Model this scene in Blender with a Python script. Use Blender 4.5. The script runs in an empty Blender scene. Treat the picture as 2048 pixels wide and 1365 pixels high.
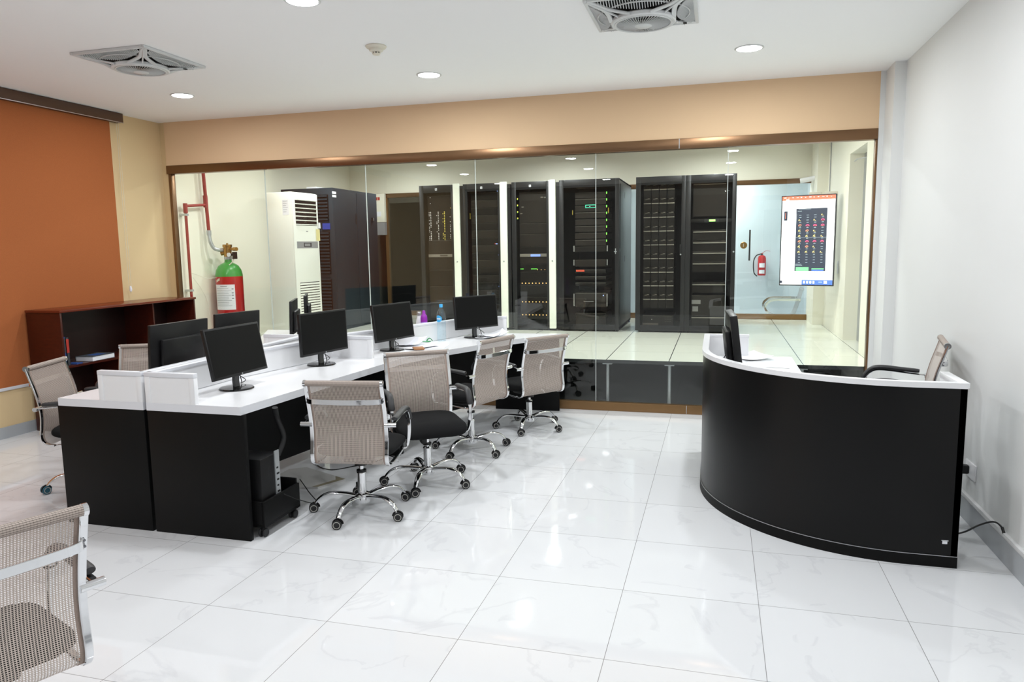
import bpy, bmesh, math, random
from mathutils import Vector, Matrix
random.seed(7)
R = math.radians
SC = bpy.context.scene
COL = SC.collection

# ------------------------------------------------------------------ camera
cam_d = bpy.data.cameras.new('camera'); cam_d.lens = 36.0 * 1465.54 / 2048.0; cam_d.sensor_width = 36.0
cam_d.clip_start = 0.05; cam_d.clip_end = 100
cam = bpy.data.objects.new('camera', cam_d); COL.objects.link(cam)
_pit, _rol, _yaw = R(7.273), R(-0.8566), R(-15.692)
_f = Vector((math.sin(_yaw) * math.cos(_pit), math.cos(_yaw) * math.cos(_pit), -math.sin(_pit)))
_r = Vector((math.cos(_yaw), -math.sin(_yaw), 0)); _u = _r.cross(_f)
_r2 = math.cos(_rol) * _r + math.sin(_rol) * _u; _u2 = -math.sin(_rol) * _r + math.cos(_rol) * _u
cam.matrix_world = Matrix(((_r2.x, _u2.x, -_f.x, 0), (_r2.y, _u2.y, -_f.y, 0), (_r2.z, _u2.z, -_f.z, 1.5907), (0, 0, 0, 1)))
SC.camera = cam

# ------------------------------------------------------------------ world, exposure
w = bpy.data.worlds.new('world'); SC.world = w; w.use_nodes = True
w.node_tree.nodes['Background'].inputs[0].default_value = (0.8, 0.85, 0.9, 1)
w.node_tree.nodes['Background'].inputs[1].default_value = 0.05
SC.view_settings.view_transform = 'Standard'; SC.view_settings.look = 'None'
SC.view_settings.gamma = 1.0; SC.view_settings.use_curve_mapping = False
SC.view_settings.exposure = 0.34

# ------------------------------------------------------------------ lights of the rooms, with one added row in the server room
CEIL = 3.01
XW, XL = 1.41, -5.97
YG = 7.0           # glass wall
ZR = 0.49          # raised floor of the server room
def area(name, x, y, z, power, size=0.16, spread=150, color=(1, 0.985, 0.965), shape='DISK', sy=None):
    d = bpy.data.lights.new(name, 'AREA'); d.shape = shape; d.size = size
    if sy: d.size_y = sy
    d.energy = power; d.color = color; d.spread = R(spread)
    o = bpy.data.objects.new(name, d); o.location = (x, y, z); COL.objects.link(o)
    return o
OFFICE_P, SERVER_P = {5.84: 15.0, 3.92: 14.0, 2.1: 9.5, 0.42: 8.0, -1.85: 9.0}, 21.0
LX = (-4.72, -2.315, 0.19)
OFFICE_Y = (5.84, 3.92, 2.1, 0.42, -1.85)
SERVER_L = [(x, y) for x in (-4.7, -2.28, 0.0) for y in (8.48, 10.28)]
SERVER_L += [(x, 7.35) for x in (-4.7, -2.28, 0.0)]  # added row hidden by the header, brightens the air conditioner and raised floor
for y in OFFICE_Y:
    for x in LX:
        area('downlight_lamp', x, y, CEIL - 0.013, OFFICE_P[y] * (0.70, 1.08, 1.06)[LX.index(x)], spread=178, color=(0.935, 0.972, 1.0))
for x, y in SERVER_L:
    area('server_downlight_lamp', x, y, CEIL - 0.013, SERVER_P * (0.45 if y < 8 else 1.0) * (0.75 if x < -4 and y > 8 else 1.0), spread=170, color=(0.95, 0.99, 1.0))
area('corridor_lamp', -0.2, 12.15, CEIL - 0.03, 45, size=0.5, spread=170, color=(0.97, 0.99, 1.0))

# ------------------------------------------------------------------ materials
MATS = {}
def _mat(name):
    m = bpy.data.materials.new(name); m.use_nodes = True
    MATS[name] = m
    nt = m.node_tree; b = nt.nodes['Principled BSDF']
    return m, nt, b
def mat(name, col, rough=0.5, metal=0.0, spec=0.5, noise=0.0, nscale=20, bump=0.0, bscale=200, coat=0.0, emit=None, estr=0.0):
    m, nt, b = _mat(name)
    b.inputs['Base Color'].default_value = (*col, 1); b.inputs['Roughness'].default_value = rough
    b.inputs['Metallic'].default_value = metal; b.inputs['Specular IOR Level'].default_value = spec
    b.inputs['Coat Weight'].default_value = coat
    tc = nt.nodes.new('ShaderNodeTexCoord')
    if noise > 0:
        n = nt.nodes.new('ShaderNodeTexNoise'); n.inputs['Scale'].default_value = nscale; n.inputs['Detail'].default_value = 4
        nt.links.new(tc.outputs['Object'], n.inputs['Vector'])
        mx = nt.nodes.new('ShaderNodeMix'); mx.data_type = 'RGBA'
        mx.inputs[6].default_value = (*[c * (1 - noise) for c in col], 1); mx.inputs[7].default_value = (*[min(1, c * (1 + noise)) for c in col], 1)
        nt.links.new(n.outputs['Fac'], mx.inputs[0]); nt.links.new(mx.outputs[2], b.inputs['Base Color'])
    if bump > 0:
        n2 = nt.nodes.new('ShaderNodeTexNoise'); n2.inputs['Scale'].default_value = bscale
        nt.links.new(tc.outputs['Object'], n2.inputs['Vector'])
        bp = nt.nodes.new('ShaderNodeBump'); bp.inputs['Strength'].default_value = bump; bp.inputs['Distance'].default_value = 0.002
        nt.links.new(n2.outputs['Fac'], bp.inputs['Height']); nt.links.new(bp.outputs[0], b.inputs['Normal'])
    if emit:
        b.inputs['Emission Color'].default_value = (*emit, 1); b.inputs['Emission Strength'].default_value = estr
    return m
def srgb(r, g, b):
    return tuple(((c / 255) / 12.92 if c / 255 <= 0.04045 else ((c / 255 + 0.055) / 1.055) ** 2.4) for c in (r, g, b))

def math_node(nt, op, a, b=None, c=None):
    n = nt.nodes.new('ShaderNodeMath'); n.operation = op
    for i, v in enumerate((a, b, c)):
        if v is None: continue
        if isinstance(v, (int, float)): n.inputs[i].default_value = v
        else: nt.links.new(v, n.inputs[i])
    return n.outputs[0]
def tile_mat(name, base, line, ox, oy, sx, sy, lwx, lwy, rough, vein=0.0, veincol=(0.6, 0.6, 0.62), spec=0.5):
    m, nt, b = _mat(name)
    g = nt.nodes.new('ShaderNodeNewGeometry'); s = nt.nodes.new('ShaderNodeSeparateXYZ'); nt.links.new(g.outputs['Position'], s.inputs[0])
    def dist(o, off, size):
        t = math_node(nt, 'SUBTRACT', o, off); t = math_node(nt, 'DIVIDE', t, size); t = math_node(nt, 'ADD', t, 0.5)
        t = math_node(nt, 'FRACT', t); t = math_node(nt, 'SUBTRACT', t, 0.5); t = math_node(nt, 'ABSOLUTE', t)
        return math_node(nt, 'MULTIPLY', t, size)
    dx = math_node(nt, 'LESS_THAN', dist(s.outputs[0], ox, sx), lwx); dy = math_node(nt, 'LESS_THAN', dist(s.outputs[1], oy, sy), lwy)
    ln = math_node(nt, 'MAXIMUM', dx, dy)
    # per tile tone
    fx = math_node(nt, 'FLOOR', math_node(nt, 'DIVIDE', math_node(nt, 'SUBTRACT', s.outputs[0], ox), sx))
    fy = math_node(nt, 'FLOOR', math_node(nt, 'DIVIDE', math_node(nt, 'SUBTRACT', s.outputs[1], oy), sy))
    cmb = nt.nodes.new('ShaderNodeCombineXYZ'); nt.links.new(fx, cmb.inputs[0]); nt.links.new(fy, cmb.inputs[1])
    wn = nt.nodes.new('ShaderNodeTexWhiteNoise'); wn.noise_dimensions = '3D'; nt.links.new(cmb.outputs[0], wn.inputs['Vector'])
    hsv = nt.nodes.new('ShaderNodeHueSaturation'); hsv.inputs['Color'].default_value = (*base, 1)
    mr = nt.nodes.new('ShaderNodeMapRange'); mr.inputs[3].default_value = 0.97; mr.inputs[4].default_value = 1.02
    nt.links.new(wn.outputs['Value'], mr.inputs[0]); nt.links.new(mr.outputs[0], hsv.inputs['Value'])
    col = hsv.outputs[0]
    if vein > 0:
        n = nt.nodes.new('ShaderNodeTexNoise'); n.inputs['Scale'].default_value = 1.6; n.inputs['Detail'].default_value = 7; n.inputs['Distortion'].default_value = 1.4
        av = nt.nodes.new('ShaderNodeVectorMath'); av.operation = 'MULTIPLY_ADD'; av.inputs[1].default_value = (3.7, 5.1, 2.3)
        nt.links.new(cmb.outputs[0], av.inputs[0]); nt.links.new(g.outputs['Position'], av.inputs[2]); nt.links.new(av.outputs[0], n.inputs['Vector'])
        t = math_node(nt, 'SUBTRACT', n.outputs['Fac'], 0.5); t = math_node(nt, 'ABSOLUTE', t); t = math_node(nt, 'MULTIPLY', t, 45.0)
        t = math_node(nt, 'SUBTRACT', 1.0, t); t = math_node(nt, 'MAXIMUM', t, 0.0)
        n3 = nt.nodes.new('ShaderNodeTexNoise'); n3.inputs['Scale'].default_value = 2.2; nt.links.new(g.outputs['Position'], n3.inputs['Vector'])
        t3 = math_node(nt, 'GREATER_THAN', n3.outputs['Fac'], 0.5)
        t = math_node(nt, 'MULTIPLY', t, t3); t = math_node(nt, 'MULTIPLY', t, vein)
        mv = nt.nodes.new('ShaderNodeMix'); mv.data_type = 'RGBA'; nt.links.new(t, mv.inputs[0]); nt.links.new(col, mv.inputs[6]); mv.inputs[7].default_value = (*veincol, 1)
        col = mv.outputs[2]
    mx = nt.nodes.new('ShaderNodeMix'); mx.data_type = 'RGBA'; nt.links.new(ln, mx.inputs[0]); nt.links.new(col, mx.inputs[6]); mx.inputs[7].default_value = (*line, 1)
    nt.links.new(mx.outputs[2], b.inputs['Base Color'])
    b.inputs['Roughness'].default_value = rough; b.inputs['Specular IOR Level'].default_value = spec
    return m
def glass_mat(name, tint=(0.975, 0.99, 0.98), f0=0.04, rough=0.0):
    m, nt, b = _mat(name); nt.nodes.remove(b)
    out = nt.nodes['Material Output']
    tr = nt.nodes.new('ShaderNodeBsdfTransparent'); tr.inputs[0].default_value = (*tint, 1)
    gl = nt.nodes.new('ShaderNodeBsdfGlossy'); gl.inputs['Roughness'].default_value = rough; gl.inputs[0].default_value = (1, 1, 1, 1)
    lw = nt.nodes.new('ShaderNodeLayerWeight'); lw.inputs[0].default_value = 0.5
    p = math_node(nt, 'POWER', lw.outputs['Facing'], 5.0); p = math_node(nt, 'MULTIPLY', p, 1 - f0); p = math_node(nt, 'ADD', p, f0)
    mx = nt.nodes.new('ShaderNodeMixShader'); nt.links.new(p, mx.inputs[0]); nt.links.new(tr.outputs[0], mx.inputs[1]); nt.links.new(gl.outputs[0], mx.inputs[2])
    nt.links.new(mx.outputs[0], out.inputs['Surface'])
    return m
def weave_mat(name, col, dark, cell=0.0080, open_frac=0.30):
    # woven net: threads in two directions in metres of the UV map, square openings are see-through
    m, nt, b = _mat(name); out = nt.nodes['Material Output']
    uv = nt.nodes.new('ShaderNodeUVMap'); s = nt.nodes.new('ShaderNodeSeparateXYZ'); nt.links.new(uv.outputs[0], s.inputs[0])
    def tri(o, c):
        t = math_node(nt, 'DIVIDE', o, c); t = math_node(nt, 'FRACT', t); t = math_node(nt, 'SUBTRACT', t, 0.5); return math_node(nt, 'ABSOLUTE', t)
    a = tri(s.outputs[0], cell); c = tri(s.outputs[1], cell * 0.72)
    ha = math_node(nt, 'LESS_THAN', a, 0.29); hc = math_node(nt, 'LESS_THAN', c, 0.27)
    hole = math_node(nt, 'MULTIPLY', ha, hc)
    n = nt.nodes.new('ShaderNodeTexNoise'); n.inputs['Scale'].default_value = 25; nt.links.new(uv.outputs[0], n.inputs['Vector'])
    mx = nt.nodes.new('ShaderNodeMix'); mx.data_type = 'RGBA'; mx.inputs[6].default_value = (*dark, 1); mx.inputs[7].default_value = (*col, 1)
    fac = math_node(nt, 'MULTIPLY', math_node(nt, 'MAXIMUM', a, c), 2.3); fac = math_node(nt, 'MINIMUM', fac, 1.0)
    nt.links.new(fac, mx.inputs[0]); nt.links.new(mx.outputs[2], b.inputs['Base Color'])
    b.inputs['Roughness'].default_value = 0.75; b.inputs['Specular IOR Level'].default_value = 0.2
    tr = nt.nodes.new('ShaderNodeBsdfTransparent')
    ms = nt.nodes.new('ShaderNodeMixShader'); nt.links.new(hole, ms.inputs[0]); nt.links.new(b.outputs[0], ms.inputs[1]); nt.links.new(tr.outputs[0], ms.inputs[2])
    nt.links.new(ms.outputs[0], out.inputs['Surface'])
    return m
def wood_mat(name, c1, c2, rough=0.35):
    m, nt, b = _mat(name)
    tc = nt.nodes.new('ShaderNodeTexCoord'); mp = nt.nodes.new('ShaderNodeMapping'); mp.inputs['Scale'].default_value = (6, 1.2, 20)
    nt.links.new(tc.outputs['Object'], mp.inputs[0])
    n = nt.nodes.new('ShaderNodeTexNoise'); n.inputs['Scale'].default_value = 3; n.inputs['Detail'].default_value = 6; n.inputs['Distortion'].default_value = 0.6
    nt.links.new(mp.outputs[0], n.inputs['Vector'])
    mx = nt.nodes.new('ShaderNodeMix'); mx.data_type = 'RGBA'; mx.inputs[6].default_value = (*c1, 1); mx.inputs[7].default_value = (*c2, 1)
    nt.links.new(n.outputs['Fac'], mx.inputs[0]); nt.links.new(mx.outputs[2], b.inputs['Base Color']); b.inputs['Roughness'].default_value = rough
    return m
def fabric_mat(name, col, scale=900, rough=0.9):
    m, nt, b = _mat(name)
    tc = nt.nodes.new('ShaderNodeTexCoord'); n = nt.nodes.new('ShaderNodeTexNoise'); n.inputs['Scale'].default_value = scale; n.inputs['Detail'].default_value = 1
    nt.links.new(tc.outputs['Object'], n.inputs['Vector'])
    mx = nt.nodes.new('ShaderNodeMix'); mx.data_type = 'RGBA'; mx.inputs[6].default_value = (*[c * 0.75 for c in col], 1); mx.inputs[7].default_value = (*[min(1, c * 1.25) for c in col], 1)
    nt.links.new(n.outputs['Fac'], mx.inputs[0]); nt.links.new(mx.outputs[2], b.inputs['Base Color'])
    b.inputs['Roughness'].default_value = rough; b.inputs['Specular IOR Level'].default_value = 0.15
    return m

def rib_mat(name, c1, c2):
    m, nt, b = _mat(name)
    tc = nt.nodes.new('ShaderNodeTexCoord'); s = nt.nodes.new('ShaderNodeSeparateXYZ'); nt.links.new(tc.outputs['Object'], s.inputs[0])
    a = math_node(nt, 'ARCTAN2', math_node(nt, 'SUBTRACT', s.outputs[2], 0.848), math_node(nt, 'ADD', s.outputs[1], 0.258))
    t = math_node(nt, 'FRACT', math_node(nt, 'MULTIPLY', a, 2.7)); t = math_node(nt, 'ABSOLUTE', math_node(nt, 'SUBTRACT', t, 0.5))
    x = math_node(nt, 'FRACT', math_node(nt, 'DIVIDE', s.outputs[0], 0.008)); x = math_node(nt, 'ABSOLUTE', math_node(nt, 'SUBTRACT', x, 0.5))
    f = math_node(nt, 'ADD', math_node(nt, 'MULTIPLY', math_node(nt, 'LESS_THAN', t, 0.17), 0.75), math_node(nt, 'MULTIPLY', math_node(nt, 'LESS_THAN', x, 0.12), 0.25))
    mx = nt.nodes.new('ShaderNodeMix'); mx.data_type = 'RGBA'; nt.links.new(f, mx.inputs[0]); mx.inputs[6].default_value = (*c1, 1); mx.inputs[7].default_value = (*c2, 1)
    nt.links.new(mx.outputs[2], b.inputs['Base Color']); b.inputs['Roughness'].default_value = 0.7
    return m
M = dict(
    ribroll=rib_mat('ribbed_mesh_roll', srgb(186, 172, 162), srgb(92, 80, 74)),
    floor=tile_mat('polished_floor_tile', srgb(230, 231, 233), srgb(150, 150, 150), 0.205, 2.655, 0.6, 0.597, 0.0014, 0.0014, 0.035, vein=0.22, veincol=srgb(190, 190, 196)),
    raised=tile_mat('raised_floor_tile', srgb(234, 236, 222), srgb(40, 42, 42), -1.03, 7.06, 0.6, 0.6, 0.004, 0.0012, 0.12),
    ceiling=mat('ceiling_paint', srgb(251, 251, 251), 0.9, spec=0.2),
    wall_white=mat('white_wall_paint', srgb(232, 233, 232), 0.6, spec=0.3, noise=0.012, nscale=3),
    wall_yellow=mat('yellow_wall_paint', srgb(226, 200, 156), 0.7, spec=0.25, noise=0.015, nscale=2),
    wall_orange=mat('orange_wall_paint', srgb(234, 202, 164), 0.7, spec=0.25, noise=0.02, nscale=2),
    wall_cream=mat('cream_wall_paint', srgb(242, 239, 222), 0.6, spec=0.3, noise=0.02, nscale=1.5),
    wall_blue=mat('pale_blue_wall_paint', srgb(206, 218, 224), 0.6),
    wall_rear=mat('rear_wall_paint', srgb(122, 120, 118), 0.8),
    wall_dark=mat('unlit_room_black', srgb(14, 14, 15), 0.9),  # near-black colour stands in for the lack of light in that room
    void=mat('void_shade', srgb(34, 35, 36), 0.9),  # shade under the raised floor, put into the colour
    skirt=mat('grey_skirting_tile', srgb(176, 180, 184), 0.2, noise=0.05, nscale=6),
    skirt_top=mat('white_skirting_cap', srgb(225, 225, 225), 0.3),
    bronze=mat('bronze_anodised_aluminium', srgb(128, 98, 72), 0.32, metal=0.85, noise=0.05, nscale=8),
    bronze_dull=mat('bronze_sill', srgb(140, 108, 72), 0.38, metal=0.6, noise=0.06, nscale=10),
    glass=glass_mat('clear_glass'),
    glass_edge=mat('glass_joint_silicone', srgb(215, 222, 218), 0.3),
    smoked=glass_mat('smoked_rack_glass', tint=(0.93, 0.92, 0.90), f0=0.012, rough=0.02),
    blind=fabric_mat('brown_blind_fabric', srgb(176, 104, 62), 500),
    blind_case=mat('brown_cassette', srgb(84, 58, 42), 0.45),
    alu=mat('brushed_aluminium', srgb(200, 200, 202), 0.3, metal=0.9),
    white_lam=mat('white_laminate', srgb(240, 240, 242), 0.22, spec=0.5, noise=0.006, nscale=5),
    white_edge=mat('white_edge_band', srgb(226, 227, 232), 0.35),
    black_lam=mat('black_laminate', srgb(15, 15, 15), 0.5, spec=0.15, noise=0.12, nscale=15),
    black_gloss=mat('black_curved_laminate', srgb(14, 14, 14), 0.3, spec=0.22),
    chrome=mat('chrome', srgb(225, 226, 228), 0.07, metal=1.0),
    chrome_d=mat('chrome_screw', srgb(120, 120, 124), 0.25, metal=1.0),
    net=weave_mat('taupe_mesh_fabric', srgb(208, 194, 184), srgb(104, 93, 88)),
    roll=fabric_mat('taupe_rolled_mesh', srgb(166, 148, 138), 400),
    seat=fabric_mat('black_seat_fabric', srgb(24, 24, 25), 700),
    pad=mat('black_arm_pad', srgb(42, 42, 44), 0.45, bump=0.1),
    plastic=mat('black_plastic', srgb(20, 20, 21), 0.4, spec=0.35, bump=0.03),
    screen=mat('switched_off_screen', srgb(15, 15, 15), 0.45, spec=0.12),
    gloss_black=mat('glossy_black_plastic', srgb(16, 16, 17), 0.08),
    rubber=mat('wheel_rubber', srgb(30, 30, 32), 0.6),
    teal=mat('teal_wheel', srgb(34, 92, 110), 0.5),
    ring=mat('grey_wheel_ring', srgb(180, 178, 172), 0.5),
    grey=mat('grey_plastic', srgb(150, 152, 154), 0.4),
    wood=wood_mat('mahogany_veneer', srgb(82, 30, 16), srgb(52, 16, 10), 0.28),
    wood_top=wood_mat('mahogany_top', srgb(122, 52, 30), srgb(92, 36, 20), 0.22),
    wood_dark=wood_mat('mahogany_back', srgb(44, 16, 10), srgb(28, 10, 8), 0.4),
    rack=mat('black_rack_steel', srgb(26, 26, 27), 0.42, spec=0.35),
    rack_in=mat('rack_interior', srgb(30, 28, 26), 0.6),
    rack_unit=mat('dark_grey_server_front', srgb(44, 40, 36), 0.55, spec=0.25),
    rack_unit2=mat('black_server_front', srgb(28, 26, 24), 0.5, spec=0.25),
    rack_line=mat('grey_server_edge', srgb(170, 168, 160), 0.35, metal=0.4),
    rack_dim=mat('dim_server_trim', srgb(96, 92, 86), 0.4),
    ivory=mat('ivory_painted_steel', srgb(240, 244, 230), 0.35),
    cab=mat('charcoal_cabinet_steel', srgb(40, 48, 54), 0.6, spec=0.15),
    cab_d=mat('dark_louver', srgb(16, 17, 18), 0.7, spec=0.1),
    acw=mat('ivory_air_conditioner', srgb(240, 242, 232), 0.35),
    dark=mat('dark_slot', srgb(14, 14, 14), 0.7),
    red=mat('red_paint', srgb(190, 30, 34), 0.3, coat=0.3),
    pipe=mat('red_pipe_paint', srgb(150, 32, 34), 0.4),
    green=mat('green_paint', srgb(60, 160, 70), 0.3, coat=0.3),
    brass=mat('brass', srgb(180, 140, 80), 0.3, metal=0.9),
    silver=mat('silver_paint', srgb(190, 194, 196), 0.3, metal=0.5),
    paper=mat('white_paper', srgb(244, 245, 250), 0.8),
    print_=mat('grey_print', srgb(150, 155, 162), 0.8),
    ink=mat('dark_print', srgb(60, 64, 70), 0.8),
    blue=mat('blue_cover', srgb(40, 80, 150), 0.4),
    blue_lbl=mat('blue_label', srgb(40, 60, 150), 0.4),
    redc=mat('red_cover', srgb(190, 60, 50), 0.45),
    yellow=mat('yellow_tape', srgb(180, 160, 60), 0.5),
    note=mat('yellow_note', srgb(232, 222, 160), 0.8),
    purple=mat('purple_bottle_cap', srgb(150, 40, 170), 0.35),
    lilac=glass_mat('lilac_plastic', tint=(0.80, 0.72, 0.97), f0=0.06, rough=0.1),
    lilac_in=mat('lilac_drink', srgb(190, 160, 235), 0.4),
    lilac_d=mat('dark_lilac_clip', srgb(120, 90, 180), 0.4),
    skyblue=mat('sky_blue_plastic', srgb(70, 180, 240), 0.35),
    water=glass_mat('clear_bottle_plastic', tint=(0.90, 0.965, 0.99), f0=0.06, rough=0.05),
    greenp=mat('green_plastic', srgb(40, 150, 80), 0.4),
    brown=mat('brown_leather', srgb(170, 120, 80), 0.6),
    cable=mat('black_cable', srgb(18, 18, 18), 0.5),
    beige=mat('beige_plastic', srgb(226, 220, 204), 0.5),
    slab=mat('loose_marble_slab', srgb(206, 205, 202), 0.2, noise=0.06, nscale=8),
    slab_edge=mat('mortar_stain', srgb(140, 132, 110), 0.8, noise=0.25, nscale=30),
    fanw=mat('white_fan_plastic', srgb(214, 216, 216), 0.4),
    fang=mat('grey_fan_blade', srgb(150, 152, 152), 0.5),
    fand=mat('fan_gap_shade', srgb(30, 30, 30), 0.9),  # shade behind the grille, painted onto the fan housing plate
    lamp=mat('downlight_diffuser', (1, 1, 1), 0.4, emit=(1, 1, 1), estr=14.0),
    led_g=mat('green_indicator', (0.1, 0.8, 0.1), 0.4, emit=(0.25, 1.0, 0.12), estr=1.2),
    led_y=mat('yellow_indicator', (0.8, 0.7, 0.1), 0.4, emit=(1.0, 0.85, 0.15), estr=0.7),
    led_o=mat('amber_indicator', (0.9, 0.5, 0.1), 0.4, emit=(1.0, 0.55, 0.2), estr=1.6),
    led_b=mat('blue_indicator', (0.2, 0.3, 1), 0.4, emit=(0.25, 0.4, 1.0), estr=3.0),
    led_r=mat('red_display', (0.9, 0.1, 0.05), 0.4, emit=(1.0, 0.15, 0.08), estr=0.7),
    led_w=mat('white_indicator', (0.8, 0.8, 0.8), 0.4, emit=(1.0, 1.0, 0.95), estr=0.5),
    led_c=mat('teal_bezel_light', (0.1, 0.7, 0.5), 0.4, emit=(0.08, 0.8, 0.5), estr=0.8),
    lcd=mat('green_lcd', (0.4, 0.9, 0.2), 0.4, emit=(0.35, 0.85, 0.18), estr=0.9),
    lcdb=mat('blue_lcd', (0.2, 0.3, 1), 0.4, emit=(0.2, 0.35, 1.0), estr=1.0),
    tv_w=mat('screen_white', (0.9, 0.9, 0.9), 0.4, emit=(0.97, 0.98, 1.0), estr=1.05),
    tv_n=mat('screen_navy', (0.02, 0.03, 0.05), 0.4, emit=srgb(34, 40, 58), estr=1.0),
    tv_r=mat('screen_red_bar', (0.8, 0.2, 0.1), 0.4, emit=srgb(238, 92, 72), estr=1.0),
    tv_b=mat('screen_blue_bar', (0.1, 0.2, 0.6), 0.4, emit=srgb(48, 92, 176), estr=1.0),
    tv_g=mat('screen_green', (0.2, 0.7, 0.3), 0.4, emit=srgb(110, 200, 130), estr=1.0),
    tv_p=mat('screen_pink', (0.8, 0.1, 0.3), 0.4, emit=srgb(226, 62, 104), estr=1.0),
    tv_o=mat('screen_orange', (0.8, 0.3, 0.2), 0.4, emit=srgb(232, 120, 84), estr=1.0),
    tv_y=mat('screen_yellow', (0.8, 0.7, 0.3), 0.4, emit=srgb(226, 200, 110), estr=1.0),
    tv_t=mat('screen_grey_text', (0.5, 0.6, 0.6), 0.4, emit=srgb(150, 165, 180), estr=1.0),
)

# ------------------------------------------------------------------ mesh builder
class MB:
    def __init__(s):
        s.bm = bmesh.new(); s.mats = []; s.mi = 0; s.T = Matrix()
        s.uv = s.bm.loops.layers.uv.new('UVMap')
    def m(s, mt):
        if mt not in s.mats: s.mats.append(mt)
        s.mi = s.mats.index(mt); return s
    def _fin(s, faces, smooth=False):
        for f in faces:
            if f.is_valid: f.material_index = s.mi; f.smooth = smooth
    def V(s, p): return s.bm.verts.new(s.T @ Vector(p))
    def box(s, x0, y0, z0, x1, y1, z1, bev=0.0, seg=2):
        vs = [s.V(p) for p in ((x0, y0, z0), (x1, y0, z0), (x1, y1, z0), (x0, y1, z0), (x0, y0, z1), (x1, y0, z1), (x1, y1, z1), (x0, y1, z1))]
        fs = [s.bm.faces.new([vs[i] for i in q]) for q in ((3, 2, 1, 0), (4, 5, 6, 7), (0, 1, 5, 4), (1, 2, 6, 5), (2, 3, 7, 6), (3, 0, 4, 7))]
        s._fin(fs)
        if bev > 0:
            es = list({e for f in fs for e in f.edges})
            r = bmesh.ops.bevel(s.bm, geom=es, offset=bev, segments=seg, affect='EDGES', profile=0.5, clamp_overlap=True)
            s._fin(r['faces'], True)
        return s
    def prism(s, poly, z0, z1, smooth=False, side=None):
        a = [s.V((x, y, z0)) for x, y in poly]; b = [s.V((x, y, z1)) for x, y in poly]
        n = len(poly); fs = [s.bm.faces.new(a[::-1]), s.bm.faces.new(b)]; s._fin(fs)
        if side is not None: s.m(side)
        s._fin([s.bm.faces.new((a[i], a[(i + 1) % n], b[(i + 1) % n], b[i])) for i in range(n)], smooth)
        return s
    def ring(s, frames, prof, closed_path=False, caps=True, smooth=True, uvw=None):
        # frames: list of (origin, u, v); prof: list of (a, b) closed section
        rows = []
        for o, u, v in frames: rows.append([s.V(Vector(o) + u * a + v * b) for a, b in prof])
        n = len(prof); fs = []
        L = len(rows)
        for i in range(L if closed_path else L - 1):
            A, B = rows[i], rows[(i + 1) % L]
            for j in range(n): fs.append(s.bm.faces.new((A[j], A[(j + 1) % n], B[(j + 1) % n], B[j])))
        if caps and not closed_path: fs += [s.bm.faces.new(rows[0][::-1]), s.bm.faces.new(rows[-1])]
        s._fin(fs, smooth); return s
    def sweep(s, path, w, h=None, n=10, up=(0, 0, 1), rect=False, closed=False, scales=None, smooth=True):
        P = [Vector(p) for p in path]; h = w if h is None else h; fr = []
        if rect:
            c = 0.25 * min(w, h); prof = [(-w/2+c, -h/2), (w/2-c, -h/2), (w/2, -h/2+c), (w/2, h/2-c), (w/2-c, h/2), (-w/2+c, h/2), (-w/2, h/2-c), (-w/2, -h/2+c)]
        else: prof = [(w / 2 * math.cos(2 * math.pi * k / n), h / 2 * math.sin(2 * math.pi * k / n)) for k in range(n)]
        L = len(P); pu = Vector(up)
        for i in range(L):
            if closed: t = (P[(i + 1) % L] - P[i - 1]).normalized()
            else: t = (P[min(i + 1, L - 1)] - P[max(i - 1, 0)]).normalized()
            u = t.cross(pu)
            if u.length < 1e-4: u = t.orthogonal()
            u.normalize(); v = u.cross(t).normalized()
            if not rect: pu = v
            k = scales[i] if scales else 1.0
            fr.append((P[i], u * k, v * k))
        return s.ring(fr, prof, closed_path=closed, smooth=smooth)
    def cyl(s, p0, p1, r, r1=None, n=20, smooth=True):
        p0, p1 = Vector(p0), Vector(p1); t = (p1 - p0).normalized(); u = t.orthogonal().normalized(); v = t.cross(u)
        r1 = r if r1 is None else r1; rows = []
        for p, rr in ((p0, r), (p1, r1)): rows.append([s.V(p + (u * math.cos(a) + v * math.sin(a)) * rr) for a in [2 * math.pi * k / n for k in range(n)]])
        A, B = rows; sd = [s.bm.faces.new((A[j], A[(j + 1) % n], B[(j + 1) % n], B[j])) for j in range(n)]
        s._fin(sd, smooth); s._fin([s.bm.faces.new(A[::-1]), s.bm.faces.new(B)]); return s
    def lathe(s, prof, c=(0, 0, 0), n=32, axis='Z', smooth=True, sx=1.0, loop=False):
        rows = []; c = Vector(c)
        for r, z in prof:
            row = []
            for k in range(n):
                a = 2 * math.pi * k / n; x, y = r * math.cos(a) * sx, r * math.sin(a)
                d = Vector((x, y, z)) if axis == 'Z' else (Vector((z, x, y)) if axis == 'X' else Vector((y, z, x)))
                row.append(s.V(c + d))
            rows.append(row)
        fs = []
        if loop: rows.append(rows[0])
        for A, B in zip(rows, rows[1:]):
            for j in range(n): fs.append(s.bm.faces.new((A[j], A[(j + 1) % n], B[(j + 1) % n], B[j])))
        s._fin(fs, smooth)
        if not loop: s._fin([s.bm.faces.new(rows[0][::-1]), s.bm.faces.new(rows[-1])])
        return s
    def grid(s, fn, nu, nv, thick=0.0, uvf=None, smooth=True):
        # fn(i/nu, j/nv) -> point ; single surface, optional UV in metres
        vs = [[s.V(fn(i / nu, j / nv)) for j in range(nv + 1)] for i in range(nu + 1)]; fs = []
        for i in range(nu):
            for j in range(nv):
                f = s.bm.faces.new((vs[i][j], vs[i + 1][j], vs[i + 1][j + 1], vs[i][j + 1])); fs.append(f)
                if uvf:
                    for l, (a, b) in zip(f.loops, ((i, j), (i + 1, j), (i + 1, j + 1), (i, j + 1))): l[s.uv].uv = uvf(a / nu, b / nv)
        s._fin(fs, smooth); return s
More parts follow.
